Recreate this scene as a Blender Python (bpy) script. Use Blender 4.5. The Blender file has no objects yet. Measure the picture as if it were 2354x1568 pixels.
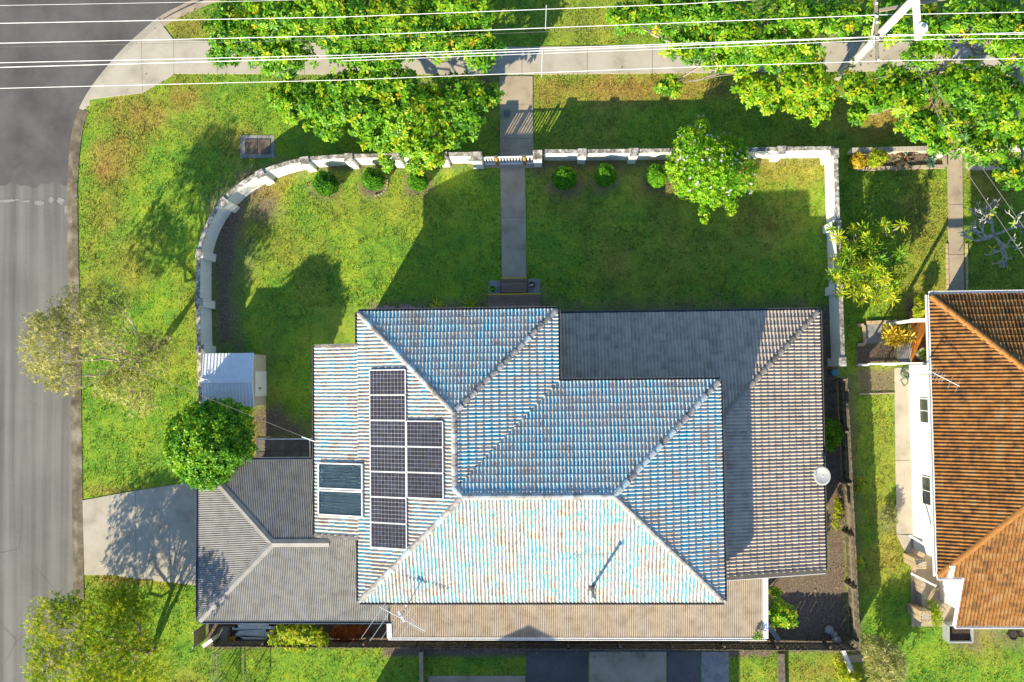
import bpy, bmesh, math, random
import numpy as np
from mathutils import Matrix, Vector

random.seed(11)
rng = np.random.default_rng(11)
scene = bpy.context.scene
COL = scene.collection

# ------------------------------------------------------------------ camera, sky, sun, exposure
CAM_H = 42.0
CAM_ROT = (0.0383, 0.0439, -0.0112)          # nearly straight down
FOCAL_PX = 2079.0                            # for a picture 2354 wide
SHADOW_AZ = 0.5307                           # shadows run towards +x, +y
SUN_EL = math.atan(0.485)

cam_data = bpy.data.cameras.new('drone_camera')
cam_data.sensor_width = 36.0
cam_data.lens = 36.0 * FOCAL_PX / 2354.0
cam_data.clip_start = 0.5
cam_data.clip_end = 2000.0
cam = bpy.data.objects.new('drone_camera', cam_data)
cam.location = (0, 0, CAM_H)
cam.rotation_euler = CAM_ROT
COL.objects.link(cam)
scene.camera = cam

world = bpy.data.worlds.new('World')
scene.world = world
world.use_nodes = True
wn = world.node_tree.nodes
wl = world.node_tree.links
sky = wn.new('ShaderNodeTexSky')
sky.sky_type = 'NISHITA'
sky.sun_disc = False
sky.sun_elevation = SUN_EL
sky.sun_rotation = SHADOW_AZ + math.pi
sky.air_density = 1.2
sky.dust_density = 0.4
sky.ozone_density = 4.5
wn['Background'].inputs['Strength'].default_value = 0.108
wl.new(sky.outputs[0], wn['Background'].inputs[0])

sun_data = bpy.data.lights.new('sun', 'SUN')
sun_data.energy = 5.0
sun_data.angle = math.radians(0.5)
sun_data.color = (1.0, 0.87, 0.62)
sun = bpy.data.objects.new('sun', sun_data)
ldir = Vector((math.sin(SHADOW_AZ) * math.cos(SUN_EL), math.cos(SHADOW_AZ) * math.cos(SUN_EL), -math.sin(SUN_EL)))
sun.rotation_euler = ldir.to_track_quat('-Z', 'Y').to_euler()
sun.location = (-10, -20, 30)
COL.objects.link(sun)

scene.view_settings.view_transform = 'Standard'
scene.view_settings.look = 'None'
scene.view_settings.exposure = 1.2
scene.view_settings.gamma = 1.0
scene.view_settings.use_curve_mapping = False

# ------------------------------------------------------------------ survey: picture measurements to metres at a known height
_cx, _sx = math.cos(CAM_ROT[0]), math.sin(CAM_ROT[0])
_cy, _sy = math.cos(CAM_ROT[1]), math.sin(CAM_ROT[1])
_cz, _sz = math.cos(CAM_ROT[2]), math.sin(CAM_ROT[2])
RM = (np.array([[_cz, -_sz, 0], [_sz, _cz, 0], [0, 0, 1]]) @ np.array([[_cy, 0, _sy], [0, 1, 0], [-_sy, 0, _cy]])
      @ np.array([[1, 0, 0], [0, _cx, -_sx], [0, _sx, _cx]]))
CAMP = np.array([0, 0, CAM_H])


def W(u, v, z=0.0):
    d = RM @ np.array([(u - 1177) / FOCAL_PX, -(v - 784) / FOCAL_PX, -1.0])
    return CAMP + d * ((z - CAM_H) / d[2])


def WP(u, v, p0, n):
    d = RM @ np.array([(u - 1177) / FOCAL_PX, -(v - 784) / FOCAL_PX, -1.0])
    n = np.asarray(n, float)
    return CAMP + d * (np.dot(np.asarray(p0, float) - CAMP, n) / np.dot(d, n))


def X2(pts, z=0.0):
    return [tuple(W(u, v, z)[:2]) for u, v in pts]


# ------------------------------------------------------------------ mesh helpers
class MB:
    def __init__(s):
        s.V = []
        s.F = []

    def add(s, V, F):
        o = len(s.V)
        s.V.extend([tuple(map(float, v)) for v in V])
        s.F.extend([tuple(i + o for i in f) for f in F])
        return s

    def box(s, x0, x1, y0, y1, z0, z1):
        return s.add([(x0, y0, z0), (x1, y0, z0), (x1, y1, z0), (x0, y1, z0), (x0, y0, z1), (x1, y0, z1), (x1, y1, z1), (x0, y1, z1)],
                     [(3, 2, 1, 0), (4, 5, 6, 7), (0, 1, 5, 4), (1, 2, 6, 5), (2, 3, 7, 6), (3, 0, 4, 7)])

    def prism(s, poly, z0, z1):
        a = sum(poly[i][0] * poly[(i + 1) % len(poly)][1] - poly[(i + 1) % len(poly)][0] * poly[i][1] for i in range(len(poly)))
        if a < 0:
            poly = poly[::-1]
        n = len(poly)
        zz0 = z0 if hasattr(z0, '__len__') else [z0] * n
        zz1 = z1 if hasattr(z1, '__len__') else [z1] * n
        if a < 0:
            zz0 = list(zz0)[::-1]
            zz1 = list(zz1)[::-1]
        V = [(p[0], p[1], z) for p, z in zip(poly, zz0)] + [(p[0], p[1], z) for p, z in zip(poly, zz1)]
        F = [tuple(range(n - 1, -1, -1)), tuple(range(n, 2 * n))] + [(i, (i + 1) % n, n + (i + 1) % n, n + i) for i in range(n)]
        return s.add(V, F)

    def bar(s, p0, p1, w, h, up=(0, 0, 1)):
        """rectangular bar from p0 to p1, w across, h along up"""
        p0 = np.array(p0, float)
        p1 = np.array(p1, float)
        d = p1 - p0
        d = d / np.linalg.norm(d)
        u = np.array(up, float)
        a = np.cross(d, u)
        a = a / np.linalg.norm(a)
        u = np.cross(a, d)
        V = []
        for p in (p0, p1):
            for sa, su in ((-1, -1), (1, -1), (1, 1), (-1, 1)):
                V.append(p + a * sa * w / 2 + u * su * h / 2)
        return s.add(V, [(0, 1, 2, 3), (7, 6, 5, 4), (0, 4, 5, 1), (1, 5, 6, 2), (2, 6, 7, 3), (3, 7, 4, 0)])

    def tube(s, pts, r, n=6, cap=True):
        pts = [np.array(p, float) for p in pts]
        m = len(pts)
        rr = list(r) if hasattr(r, '__len__') else [r] * m
        V = []
        ref = np.array([0.31, 0.17, 0.93])
        for i, p in enumerate(pts):
            d = pts[min(i + 1, m - 1)] - pts[max(i - 1, 0)]
            d = d / (np.linalg.norm(d) + 1e-9)
            a = np.cross(d, ref)
            if np.linalg.norm(a) < 0.1:
                a = np.cross(d, (1, 0, 0))
            a = a / np.linalg.norm(a)
            b = np.cross(d, a)
            for k in range(n):
                t = 2 * math.pi * k / n
                V.append(p + (a * math.cos(t) + b * math.sin(t)) * rr[i])
        F = []
        for i in range(m - 1):
            for k in range(n):
                F.append((i * n + k, i * n + (k + 1) % n, (i + 1) * n + (k + 1) % n, (i + 1) * n + k))
        if cap:
            F.append(tuple(range(n - 1, -1, -1)))
            F.append(tuple((m - 1) * n + k for k in range(n)))
        return s.add(V, F)

    def lathe(s, c, prof, n=16):
        """prof: (radius, z) pairs from bottom to top"""
        V = []
        for r, z in prof:
            for k in range(n):
                t = 2 * math.pi * k / n
                V.append((c[0] + r * math.cos(t), c[1] + r * math.sin(t), c[2] + z))
        F = [(i * n + k, i * n + (k + 1) % n, (i + 1) * n + (k + 1) % n, (i + 1) * n + k) for i in range(len(prof) - 1) for k in range(n)]
        F.append(tuple(range(n - 1, -1, -1)))
        F.append(tuple((len(prof) - 1) * n + k for k in range(n)))
        return s.add(V, F)


def raw_mesh(name, V, F, attrs=None, smooth=False):
    me = bpy.data.meshes.new(name)
    if isinstance(F, np.ndarray):
        V = np.asarray(V, np.float32)
        n, k = F.shape
        me.vertices.add(len(V))
        me.vertices.foreach_set('co', V.ravel())
        me.loops.add(n * k)
        me.loops.foreach_set('vertex_index', F.astype(np.int32).ravel())
        me.polygons.add(n)
        me.polygons.foreach_set('loop_start', np.arange(0, n * k, k, dtype=np.int32))
        me.update(calc_edges=True)
    else:
        me.from_pydata([tuple(v) for v in V], [], F)
        me.update()
    if attrs:
        for an, arr in attrs.items():
            a = me.attributes.new(an, 'FLOAT', 'POINT')
            a.data.foreach_set('value', np.asarray(arr, np.float32))
    if smooth:
        me.polygons.foreach_set('use_smooth', np.ones(len(me.polygons), bool))
    return me


ROOT_LOC = {}


def place(name, me, m, parent=None):
    o = bpy.data.objects.new(name, me)
    COL.objects.link(o)
    if m is not None and me is not None and not me.materials:
        me.materials.append(m)
    if parent is not None:
        o.parent = parent
        L = ROOT_LOC.get(parent.name)
        if L is not None:
            o.matrix_parent_inverse = Matrix.Translation((-L[0], -L[1], -L[2]))
    return o


def thing(name, loc, label, cat, group=None):
    o = bpy.data.objects.new(name, None)
    COL.objects.link(o)
    o.empty_display_size = 0.3
    o.location = [float(c) for c in loc]
    ROOT_LOC[o.name] = [float(c) for c in loc]
    o['label'] = label
    o['category'] = cat
    if group:
        o['group'] = group
    return o


def part(name, mb, m, parent, smooth=False, stuff=False, label=None):
    o = place(name, raw_mesh(name, mb.V, mb.F, smooth=smooth), m, parent)
    if stuff:
        o['kind'] = 'stuff'
    if label:
        o['label'] = label
    return o


def single(name, mb, m, label, cat, group=None, smooth=False):
    V = np.array(mb.V)
    c = np.array([(V[:, 0].min() + V[:, 0].max()) / 2, (V[:, 1].min() + V[:, 1].max()) / 2, V[:, 2].min()])
    o = place(name, raw_mesh(name, V - c, mb.F, smooth=smooth), m)
    o.location = c
    o['label'] = label
    o['category'] = cat
    if group:
        o['group'] = group
    return o


def setting(name, mb, m, smooth=False):
    o = place(name, raw_mesh(name, mb.V, mb.F, smooth=smooth), m)
    o['kind'] = 'structure'
    return o


# ------------------------------------------------------------------ materials
def lin(c):
    return (c[0], c[1], c[2], 1.0)


class NT:
    def __init__(s, name):
        s.m = bpy.data.materials.new(name)
        s.m.use_nodes = True
        s.t = s.m.node_tree
        s.b = s.t.nodes['Principled BSDF']
        s.pos = None

    def n(s, kind, **kw):
        x = s.t.nodes.new(kind)
        for k, v in kw.items():
            setattr(x, k, v)
        return x

    def l(s, a, b):
        s.t.links.new(a, b)

    def position(s, scale=(1, 1, 1), rot=0):
        if s.pos is None:
            s.pos = s.n('ShaderNodeNewGeometry').outputs['Position']
        if tuple(scale) == (1, 1, 1) and rot == 0:
            return s.pos
        mp = s.n('ShaderNodeMapping')
        mp.inputs['Scale'].default_value = scale
        mp.inputs['Rotation'].default_value = (0, 0, rot)
        s.l(s.pos, mp.inputs['Vector'])
        return mp.outputs[0]

    def noise(s, scale, detail=4.0, rough=0.55, vec=(1, 1, 1), rot=0):
        x = s.n('ShaderNodeTexNoise')
        x.inputs['Scale'].default_value = scale
        x.inputs['Detail'].default_value = detail
        x.inputs['Roughness'].default_value = rough
        s.l(s.position(vec, rot), x.inputs['Vector'])
        return x.outputs['Fac']

    def attr(s, name):
        return s.n('ShaderNodeAttribute', attribute_name=name).outputs['Fac']

    def math(s, op, a, b=0.0, clamp=False):
        x = s.n('ShaderNodeMath', operation=op, use_clamp=clamp)
        for i, q in enumerate((a, b)):
            if isinstance(q, (int, float)):
                x.inputs[i].default_value = q
            else:
                s.l(q, x.inputs[i])
        return x.outputs[0]

    def ramp(s, fac, stops, interp='LINEAR'):
        x = s.n('ShaderNodeValToRGB')
        e = x.color_ramp.elements
        x.color_ramp.interpolation = interp
        while len(e) < len(stops):
            e.new(0.5)
        for i, (p, c) in enumerate(stops):
            e[i].position = p
            e[i].color = lin(c) if hasattr(c, '__len__') else (c, c, c, 1)
        s.l(fac, x.inputs[0])
        return x.outputs[0]

    def mix(s, fac, a, b):
        x = s.n('ShaderNodeMix', data_type='RGBA')
        for sock, q in ((x.inputs[0], fac), (x.inputs[6], a), (x.inputs[7], b)):
            if isinstance(q, (int, float)):
                sock.default_value = q
            elif hasattr(q, '__len__') and not hasattr(q, 'is_linked'):
                sock.default_value = lin(q)
            else:
                s.l(q, sock)
        return x.outputs[2]

    def bump(s, height, strength, dist=0.02):
        x = s.n('ShaderNodeBump')
        x.inputs['Strength'].default_value = strength
        x.inputs['Distance'].default_value = dist
        s.l(height, x.inputs['Height'])
        s.l(x.outputs[0], s.b.inputs['Normal'])

    def done(s, col, rough=0.8, spec=0.3, metal=0.0):
        if hasattr(col, '__len__') and not hasattr(col, 'is_linked'):
            s.b.inputs['Base Color'].default_value = lin(col)
        else:
            s.l(col, s.b.inputs['Base Color'])
        s.b.inputs['Roughness'].default_value = rough
        s.b.inputs['Specular IOR Level'].default_value = spec
        s.b.inputs['Metallic'].default_value = metal
        return s.m


def simple(name, cols, scale=3.0, rough=0.8, spec=0.3, metal=0.0, bump=0.0, bscale=60.0, vec=(1, 1, 1), detail=5.0, lo=0.3, hi=0.7, rnd=0.0):
    t = NT(name)
    f = t.noise(scale, detail, 0.6, vec)
    if rnd:
        oi = t.n('ShaderNodeObjectInfo').outputs['Random']
        f = t.math('ADD', f, t.math('MULTIPLY', t.math('SUBTRACT', oi, 0.5), rnd))
    n = len(cols)
    st = [(lo + (hi - lo) * i / max(1, n - 1), c) for i, c in enumerate(cols)]
    c = t.ramp(f, st)
    if bump:
        t.bump(t.noise(bscale, 3.0), bump, 0.02)
    return t.done(c, rough, spec, metal)


def leaf_mat(name, cols, trans=0.3, rough=0.5, tcol=1.6):
    """cols go with the attribute 'rnd' of each leaf"""
    t = NT(name)
    c = t.ramp(t.attr('rnd'), [(i / (len(cols) - 1), c) for i, c in enumerate(cols)])
    t.done(c, rough, 0.25)
    tr = t.n('ShaderNodeBsdfTranslucent')
    hs = t.n('ShaderNodeHueSaturation')
    hs.inputs['Value'].default_value = tcol
    hs.inputs['Hue'].default_value = 0.485
    t.l(c, hs.inputs['Color'])
    t.l(hs.outputs[0], tr.inputs['Color'])
    mx = t.n('ShaderNodeMixShader')
    mx.inputs[0].default_value = trans
    t.l(t.b.outputs[0], mx.inputs[1])
    t.l(tr.outputs[0], mx.inputs[2])
    t.l(mx.outputs[0], t.t.nodes['Material Output'].inputs['Surface'])
    return t.m


M = {}
M['concrete'] = simple('weathered_concrete', [(.20, .165, .12), (.34, .28, .205), (.40, .335, .25)], 1.2, .9, .2, bump=.25, bscale=45, lo=.25, hi=.65)
M['concrete_pale'] = simple('pale_concrete', [(.26, .225, .175), (.37, .335, .275), (.42, .385, .32)], 1.0, .9, .2, bump=.2, bscale=45, lo=.25, hi=.6)
M['concrete_grey'] = simple('grey_concrete', [(.15, .15, .155), (.24, .24, .245), (.29, .29, .29)], 2.5, .9, .2, bump=.3, bscale=70)
M['white_paint'] = simple('white_paint', [(.62, .61, .58), (.80, .79, .77), (.82, .81, .79)], 1.6, .6, .3, lo=.25, hi=.5)
M['white_metal'] = simple('white_metal', [(.70, .71, .72), (.80, .80, .80)], 4, .4, .4)
M['cream_metal'] = simple('cream_metal', [(.48, .45, .33), (.56, .52, .40)], 4, .5, .4)
M['white_wall'] = simple('white_wall', [(.72, .71, .69), (.80, .79, .77)], 1.2, .7, .3)
M['cream_wall'] = simple('cream_wall', [(.55, .50, .42), (.63, .58, .50)], 1.0, .8, .3)
M['dark_gutter'] = simple('dark_gutter', [(.06, .06, .065), (.12, .12, .125)], 6, .4, .5)
M['roof_deck'] = simple('roof_battens', [(.05, .05, .055), (.08, .08, .085)], 3, .9)
M['asphalt_patch_light'] = simple('worn_asphalt_scab', [(.20, .20, .185), (.28, .28, .26)], 5, .9)
M['timber_grey'] = simple('weathered_timber', [(.10, .085, .065), (.20, .175, .135), (.27, .235, .18)], 2.0, .85, .2, vec=(8, 8, 1.2), rnd=.35)
M['timber_fence'] = simple('fence_timber', [(.085, .07, .05), (.16, .135, .095), (.23, .195, .14)], 2.0, .85, .2, vec=(8, 8, 1.2), rnd=.4)
M['timber_deck'] = simple('deck_timber', [(.13, .085, .055), (.20, .135, .09), (.25, .175, .12)], 3.0, .6, .3, vec=(1.0, 14, 1), rnd=.3)
M['timber_orange'] = simple('oiled_timber', [(.42, .19, .03), (.55, .27, .05)], 5, .5, .3, vec=(6, 6, 1))
M['pole_timber'] = simple('pole_timber', [(.33, .33, .29), (.48, .48, .43), (.55, .55, .50)], 2.2, .8, .2, vec=(7, 7, .7))
M['yellow_strip'] = simple('yellow_nosing', [(.60, .40, .02), (.68, .47, .03)], 5, .5)
M['alu'] = simple('aluminium', [(.55, .56, .58), (.66, .67, .68)], 8, .35, .5, .4)
M['wire'] = simple('aluminium_wire', [(.58, .59, .61), (.72, .73, .75)], 3, .4, .5)
M['dark_wire'] = simple('dark_cable', [(.09, .09, .09), (.16, .16, .15)], 3, .6)
M['steel'] = simple('galvanised_steel', [(.30, .31, .32), (.40, .41, .42)], 6, .4, .5, .5)
M['terracotta'] = simple('terracotta', [(.28, .13, .075), (.38, .19, .11)], 8, .8)
M['plastic_blue'] = simple('teal_plastic', [(.03, .16, .19), (.05, .22, .25)], 8, .5)
M['plastic_grey'] = simple('grey_plastic', [(.26, .29, .30), (.36, .38, .39)], 8, .5)
M['black_plastic'] = simple('black_plastic', [(.02, .02, .022), (.04, .04, .042)], 8, .5)
M['soil'] = simple('potting_soil', [(.03, .022, .017), (.07, .05, .038)], 20, .95, bump=.6, bscale=80)
M['brick'] = simple('cream_brick', [(.38, .29, .17), (.50, .40, .26)], 5, .85, rnd=.3, bump=.2)
M['mortar'] = simple('mortar', [(.30, .27, .23), (.38, .35, .30)], 9, .95)
M['porch_tile'] = simple('terracotta_floor_tile', [(.33, .115, .02), (.45, .17, .03)], 4, .5, rnd=.3)
M['stone'] = simple('pale_stone', [(.25, .24, .23), (.42, .41, .39)], 6, .9, bump=.4, bscale=20)
M['bark'] = simple('bark', [(.07, .055, .04), (.15, .12, .09), (.22, .18, .14)], 6, .9, .2, bump=.5, bscale=25)
M['bark_pale'] = simple('pale_bark', [(.26, .22, .18), (.40, .35, .30)], 7, .85, .2, bump=.4, bscale=30)
M['bark_grey'] = simple('frangipani_bark', [(.30, .29, .28), (.45, .44, .42)], 7, .8, .2, bump=.3, bscale=30)
M['glass_dark'] = NT('window_glass').done((.04, .05, .06), .06, .6)
M['orange_clay'] = simple('orange_ridge_mortar', [(.27, .115, .028), (.37, .17, .045)], 5, .8, bump=.3, bscale=40)

# ------------------------------------------------------------------ ground masks
_lat = {}


def vnoise(x, y, scale, seed):
    if seed not in _lat:
        _lat[seed] = np.random.default_rng(seed).random((256, 256))
    L = _lat[seed]
    xs = np.asarray(x) * scale + 1000
    ys = np.asarray(y) * scale + 1000
    xi = np.floor(xs).astype(int)
    yi = np.floor(ys).astype(int)
    fx = xs - xi
    fy = ys - yi
    fx = fx * fx * (3 - 2 * fx)
    fy = fy * fy * (3 - 2 * fy)
    a = L[xi % 256, yi % 256]
    b = L[(xi + 1) % 256, yi % 256]
    c = L[xi % 256, (yi + 1) % 256]
    d = L[(xi + 1) % 256, (yi + 1) % 256]
    return (a * (1 - fx) + b * fx) * (1 - fy) + (c * (1 - fx) + d * fx) * fy


def fbm(x, y, scale, seed, octv=4):
    s = 0
    a = 0.5
    for k in range(octv):
        s = s + a * vnoise(x, y, scale * 2 ** k, seed + k)
        a *= 0.5
    return s / 0.9375


def inside(poly, x, y):
    r = np.zeros(np.shape(x), bool)
    n = len(poly)
    j = n - 1
    for i in range(n):
        xi, yi = poly[i]
        xj, yj = poly[j]
        c = ((yi > y) != (yj > y)) & (x < (xj - xi) * (y - yi) / (yj - yi + 1e-12) + xi)
        r ^= c
        j = i
    return r


def sdf(poly, x, y):
    """signed distance, negative inside"""
    d = np.full(np.shape(x), 1e9)
    n = len(poly)
    for i in range(n):
        ax, ay = poly[i]
        bx, by = poly[(i + 1) % n]
        ex, ey = bx - ax, by - ay
        t = np.clip(((x - ax) * ex + (y - ay) * ey) / (ex * ex + ey * ey + 1e-12), 0, 1)
        d = np.minimum(d, np.hypot(x - ax - t * ex, y - ay - t * ey))
    return np.where(inside(poly, x, y), -d, d)


def ell(u, v, ru, rv):
    c = W(u, v)
    return [(c[0] + ru * .0202 * math.cos(t), c[1] + rv * .0202 * math.sin(t)) for t in np.linspace(0, 2 * math.pi, 14)[:-1]]


KERB = [(192, 1640), (187, 1400), (183, 1100), (179, 800), (174, 600), (172, 440), (176, 360), (186, 290), (205, 240), (232, 198),
        (262, 160), (300, 118), (340, 82), (372, 55), (420, 29), (480, 3), (540, -18), (640, -45), (760, -70)]
KW = [W(u, v) for u, v in KERB]


def smooth_line(pts, n=8):
    pts = [np.array(p[:2]) for p in pts]
    out = []
    P = [2 * pts[0] - pts[1]] + pts + [2 * pts[-1] - pts[-2]]
    for i in range(1, len(P) - 2):
        for k in range(n):
            t = k / n
            a, b, c, d = P[i - 1], P[i], P[i + 1], P[i + 2]
            out.append(.5 * (2 * b + (c - a) * t + (2 * a - 5 * b + 4 * c - d) * t * t + (3 * b - a - 3 * c + d) * t ** 3))
    out.append(pts[-1])
    return out


KL = smooth_line(KW, 6)
ROAD_POLY = [tuple(p) for p in KL] + [(KL[-1][0], 60), (-70, 60), (-70, -60), (KL[0][0], -60)]

# (polygon, softness, strength): bare soil
DIRT = [
    (X2([(486, 455), (560, 398), (640, 382), (625, 412), (575, 470), (556, 540), (548, 640), (545, 720), (560, 806), (500, 814), (486, 800), (482, 600)]), .55, 1.0),
    (X2([(640, 372), (1110, 362), (1110, 386), (640, 396)]), .35, .9),
    (X2([(1225, 360), (1540, 352), (1540, 392), (1225, 398)]), .5, .8),
    (X2([(1725, 352), (1910, 350), (1905, 372), (1725, 376)]), .3, .6),
    (ell(749, 430, 38, 30), .3, .9), (ell(857, 428, 36, 30), .3, 1), (ell(961, 424, 34, 28), .3, 1),
    (ell(1297, 424, 42, 28), .3, .9), (ell(1392, 418, 34, 26), .3, .9), (ell(1520, 415, 45, 30), .4, .9),
    (X2([(584, 932), (640, 930), (680, 960), (722, 1010), (584, 1012)]), .4, 1.0),
    (X2([(590, 1008), (724, 1006), (724, 1070), (590, 1070)]), .1, 1.0),
    (X2([(612, 800), (630, 860), (634, 930), (612, 940)]), .6, .6),
    (X2([(1886, 700), (1912, 700), (1932, 850), (1955, 1500), (1755, 1500), (1755, 1320), (1900, 1312)]), .15, 1.0),
    (X2([(474, 1424), (905, 1424), (905, 1490), (474, 1490)]), .1, 1.0),
    (X2([(880, 1440), (1770, 1440), (1770, 1510), (880, 1510)]), .1, 1.0),
    (X2([(850, 694), (1122, 690), (1122, 722), (850, 722)]), .25, .8),
    (X2([(1240, 664), (1290, 690), (1860, 696), (1860, 740), (1240, 740)]), .4, .7),
    (X2([(1906, 380), (1918, 500), (1925, 690), (1912, 690), (1896, 500)]), .3, .6),
    (ell(605, 478, 40, 32), .5, .9), (ell(570, 600, 20, 60), .4, .5),
    (X2([(1965, 348), (2165, 345), (2165, 386), (1965, 390)]), .05, 1),
    (X2([(2225, 350), (2330, 350), (2330, 384), (2225, 384)]), .05, 1),
    (X2([(1968, 790), (2062, 788), (2062, 836), (1968, 838)]), .05, 1),
    (X2([(1972, 848), (2058, 846), (2058, 902), (1974, 905)]), .12, .85),
    (X2([(2082, 690), (2128, 690), (2128, 730), (2086, 730)]), .1, 1),
    (ell(2043, 1192, 22, 26), .25, .8),
    (X2([(2190, 1440), (2260, 1440), (2260, 1500), (2190, 1490)]), .3, .8),
    (X2([(2250, 1436), (2360, 1436), (2360, 1490), (2280, 1480)]), .3, .7),
    (ell(400, 18, 60, 18), .4, .8),
    (X2([(1930, 860), (1966, 860), (1985, 1520), (1955, 1520)]), .2, .7),
    (X2([(640, 165), (1140, 170), (1140, 200), (640, 200)]), .8, .6),
    (X2([(1660, -20), (2354, -20), (2354, 170), (1660, 170)]), 1.2, .45),
]
# dry, straw-coloured or brown grass
DRY = [
    (ell(310, 265, 90, 55), .8, .8), (ell(265, 360, 55, 70), .7, .75), (ell(420, 230, 50, 35), .6, .7), (ell(240, 480, 40, 80), .7, .5),
    (ell(460, 300, 60, 40), .7, .4), (X2([(1228, 176), (1700, 176), (1690, 232), (1228, 236)]), .4, .75), (ell(215, 640, 30, 110), .6, .45),
    (ell(1800, 390, 110, 50), .6, .6), (ell(1760, 500, 90, 45), .8, .5), (ell(1620, 560, 110, 60), 1.0, .35), (ell(1500, 640, 140, 40), 1.0, .4),
    (ell(430, 66, 50, 30), .4, .6), (ell(1380, 60, 140, 70), 1.0, .35), (ell(2080, 250, 110, 70), .8, .75), (ell(2120, 500, 70, 120), 1.0, .5),
    (ell(2270, 420, 50, 80), .6, .6), (ell(2110, 660, 60, 70), .8, .5), (ell(2035, 1100, 40, 200), .7, .4), (ell(1890, 1545, 120, 40), .6, .55),
    (ell(620, 420, 60, 40), .6, .6), (ell(880, 470, 160, 50), 1.0, .3), (ell(2240, 1470, 60, 50), .6, .5), (ell(440, 720, 30, 120), .6, .35),
    (ell(300, 1130, 90, 12), .3, .7), (ell(330, 1335, 110, 8), .3, .6), (ell(560, 330, 60, 40), .5, .6),
]


def masks(x, y):
    j = fbm(x, y, .9, 40) - .5
    j2 = fbm(x, y, 3.1, 50) - .5
    dirt = np.zeros(np.shape(x))
    for poly, soft, st in DIRT:
        d = sdf(poly, x, y) + (j * .6 + j2 * .7) * soft * 1.6
        dirt = np.maximum(dirt, st * np.clip(.5 - d / (2 * soft), 0, 1))
    dry = np.zeros(np.shape(x))
    for poly, soft, st in DRY:
        d = sdf(poly, x, y) + (j * 1.0 + j2 * .9) * soft * 1.8
        dry = np.maximum(dry, st * np.clip(.5 - d / (2 * soft), 0, 1))
    dry = np.clip(dry + np.clip((fbm(x, y, .35, 70) - .52) * 1.6, 0, .5), 0, 1)
    return dirt, dry


# lawn and soil: one material for the sheet and the blades
def lawn_material(name, blades):
    t = NT(name)
    f = t.noise(0.9, 6, .65)
    f2 = t.noise(8.5, 5, .85)
    f = t.math('ADD', t.math('MULTIPLY', f, .45), t.math('MULTIPLY', f2, .55))
    if blades:
        f = t.math('ADD', t.math('MULTIPLY', f, .62), t.math('MULTIPLY', t.attr('rnd'), .38))
    f = t.math('ADD', t.math('MULTIPLY', t.math('SUBTRACT', f, .5), 2.3), .5, True)
    g = t.ramp(f, [(.10, (.05, .155, .030)), (.38, (.135, .315, .036)), (.60, (.27, .42, .036)), (.88, (.50, .51, .05))])
    d = t.ramp(f, [(.10, (.16, .085, .026)), (.50, (.36, .24, .055)), (.88, (.52, .41, .13))])
    if blades:
        g = t.mix(t.ramp(t.attr('rnd'), [(.80, 0.0), (.92, .6)]), g, (.42, .36, .12))
        g = t.mix(t.ramp(t.attr('rnd'), [(.05, .55), (.16, 0.0)]), g, (.03, .085, .018))
    c = t.mix(t.attr('dry'), g, d)
    if not blades:
        s = t.ramp(t.noise(14, 6, .7), [(.30, (.065, .052, .042)), (.50, (.155, .12, .092)), (.62, (.24, .185, .135)), (.74, (.36, .285, .20))])
        c = t.mix(t.math('MINIMUM', 1.0, t.attr('dirt')), t.mix(.15, c, (.03, .04, .01)), s)
        t.bump(t.noise(40, 4, .7), .9, .03)
    t.done(c, .9, .1)
    if blades:
        tr = t.n('ShaderNodeBsdfTranslucent')
        t.l(c, tr.inputs['Color'])
        mx = t.n('ShaderNodeMixShader')
        mx.inputs[0].default_value = .35
        t.l(t.b.outputs[0], mx.inputs[1])
        t.l(tr.outputs[0], mx.inputs[2])
        t.l(mx.outputs[0], t.t.nodes['Material Output'].inputs['Surface'])
    return t.m


M['lawn'] = lawn_material('lawn_and_soil', False)
M['blades'] = lawn_material('grass_blades', True)
t = NT('far_ground')
M['far'] = t.done(t.ramp(t.noise(.2, 5), [(.3, (.07, .10, .02)), (.7, (.16, .15, .06))]), .95, .1)

setting('ground', MB().add([(-400, -400, -.35), (400, -400, -.35), (400, 400, -.35), (-400, 400, -.35)], [(0, 1, 2, 3)]), M['far'])

step = .15
gx = np.arange(-28, 24.01, step)
gy = np.arange(-17, 23.01, step)
GX, GY = np.meshgrid(gx, gy)
nx = len(gx)
ny = len(gy)
idx = np.arange(nx * ny).reshape(ny, nx)
quads = np.stack([idx[:-1, :-1], idx[:-1, 1:], idx[1:, 1:], idx[1:, :-1]], -1).reshape(-1, 4)
cxq = (GX[:-1, :-1] + step / 2).ravel()
cyq = (GY[:-1, :-1] + step / 2).ravel()
KIN = [tuple(p) for p in KL]
keep = ~(inside(ROAD_POLY, cxq, cyq))
quads = quads[keep]
fx_, fy_ = GX.ravel(), GY.ravel()
gz = (fbm(fx_, fy_, .5, 90) - .5) * .03 + (fbm(fx_, fy_, 3, 95) - .5) * .012 - .012
dirt_v, dry_v = masks(fx_, fy_)
me = raw_mesh('lawn', np.stack([fx_, fy_, gz], 1), quads, {'dirt': dirt_v, 'dry': dry_v}, smooth=True)
o = place('lawn', me, M['lawn'])
o['kind'] = 'structure'

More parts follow.
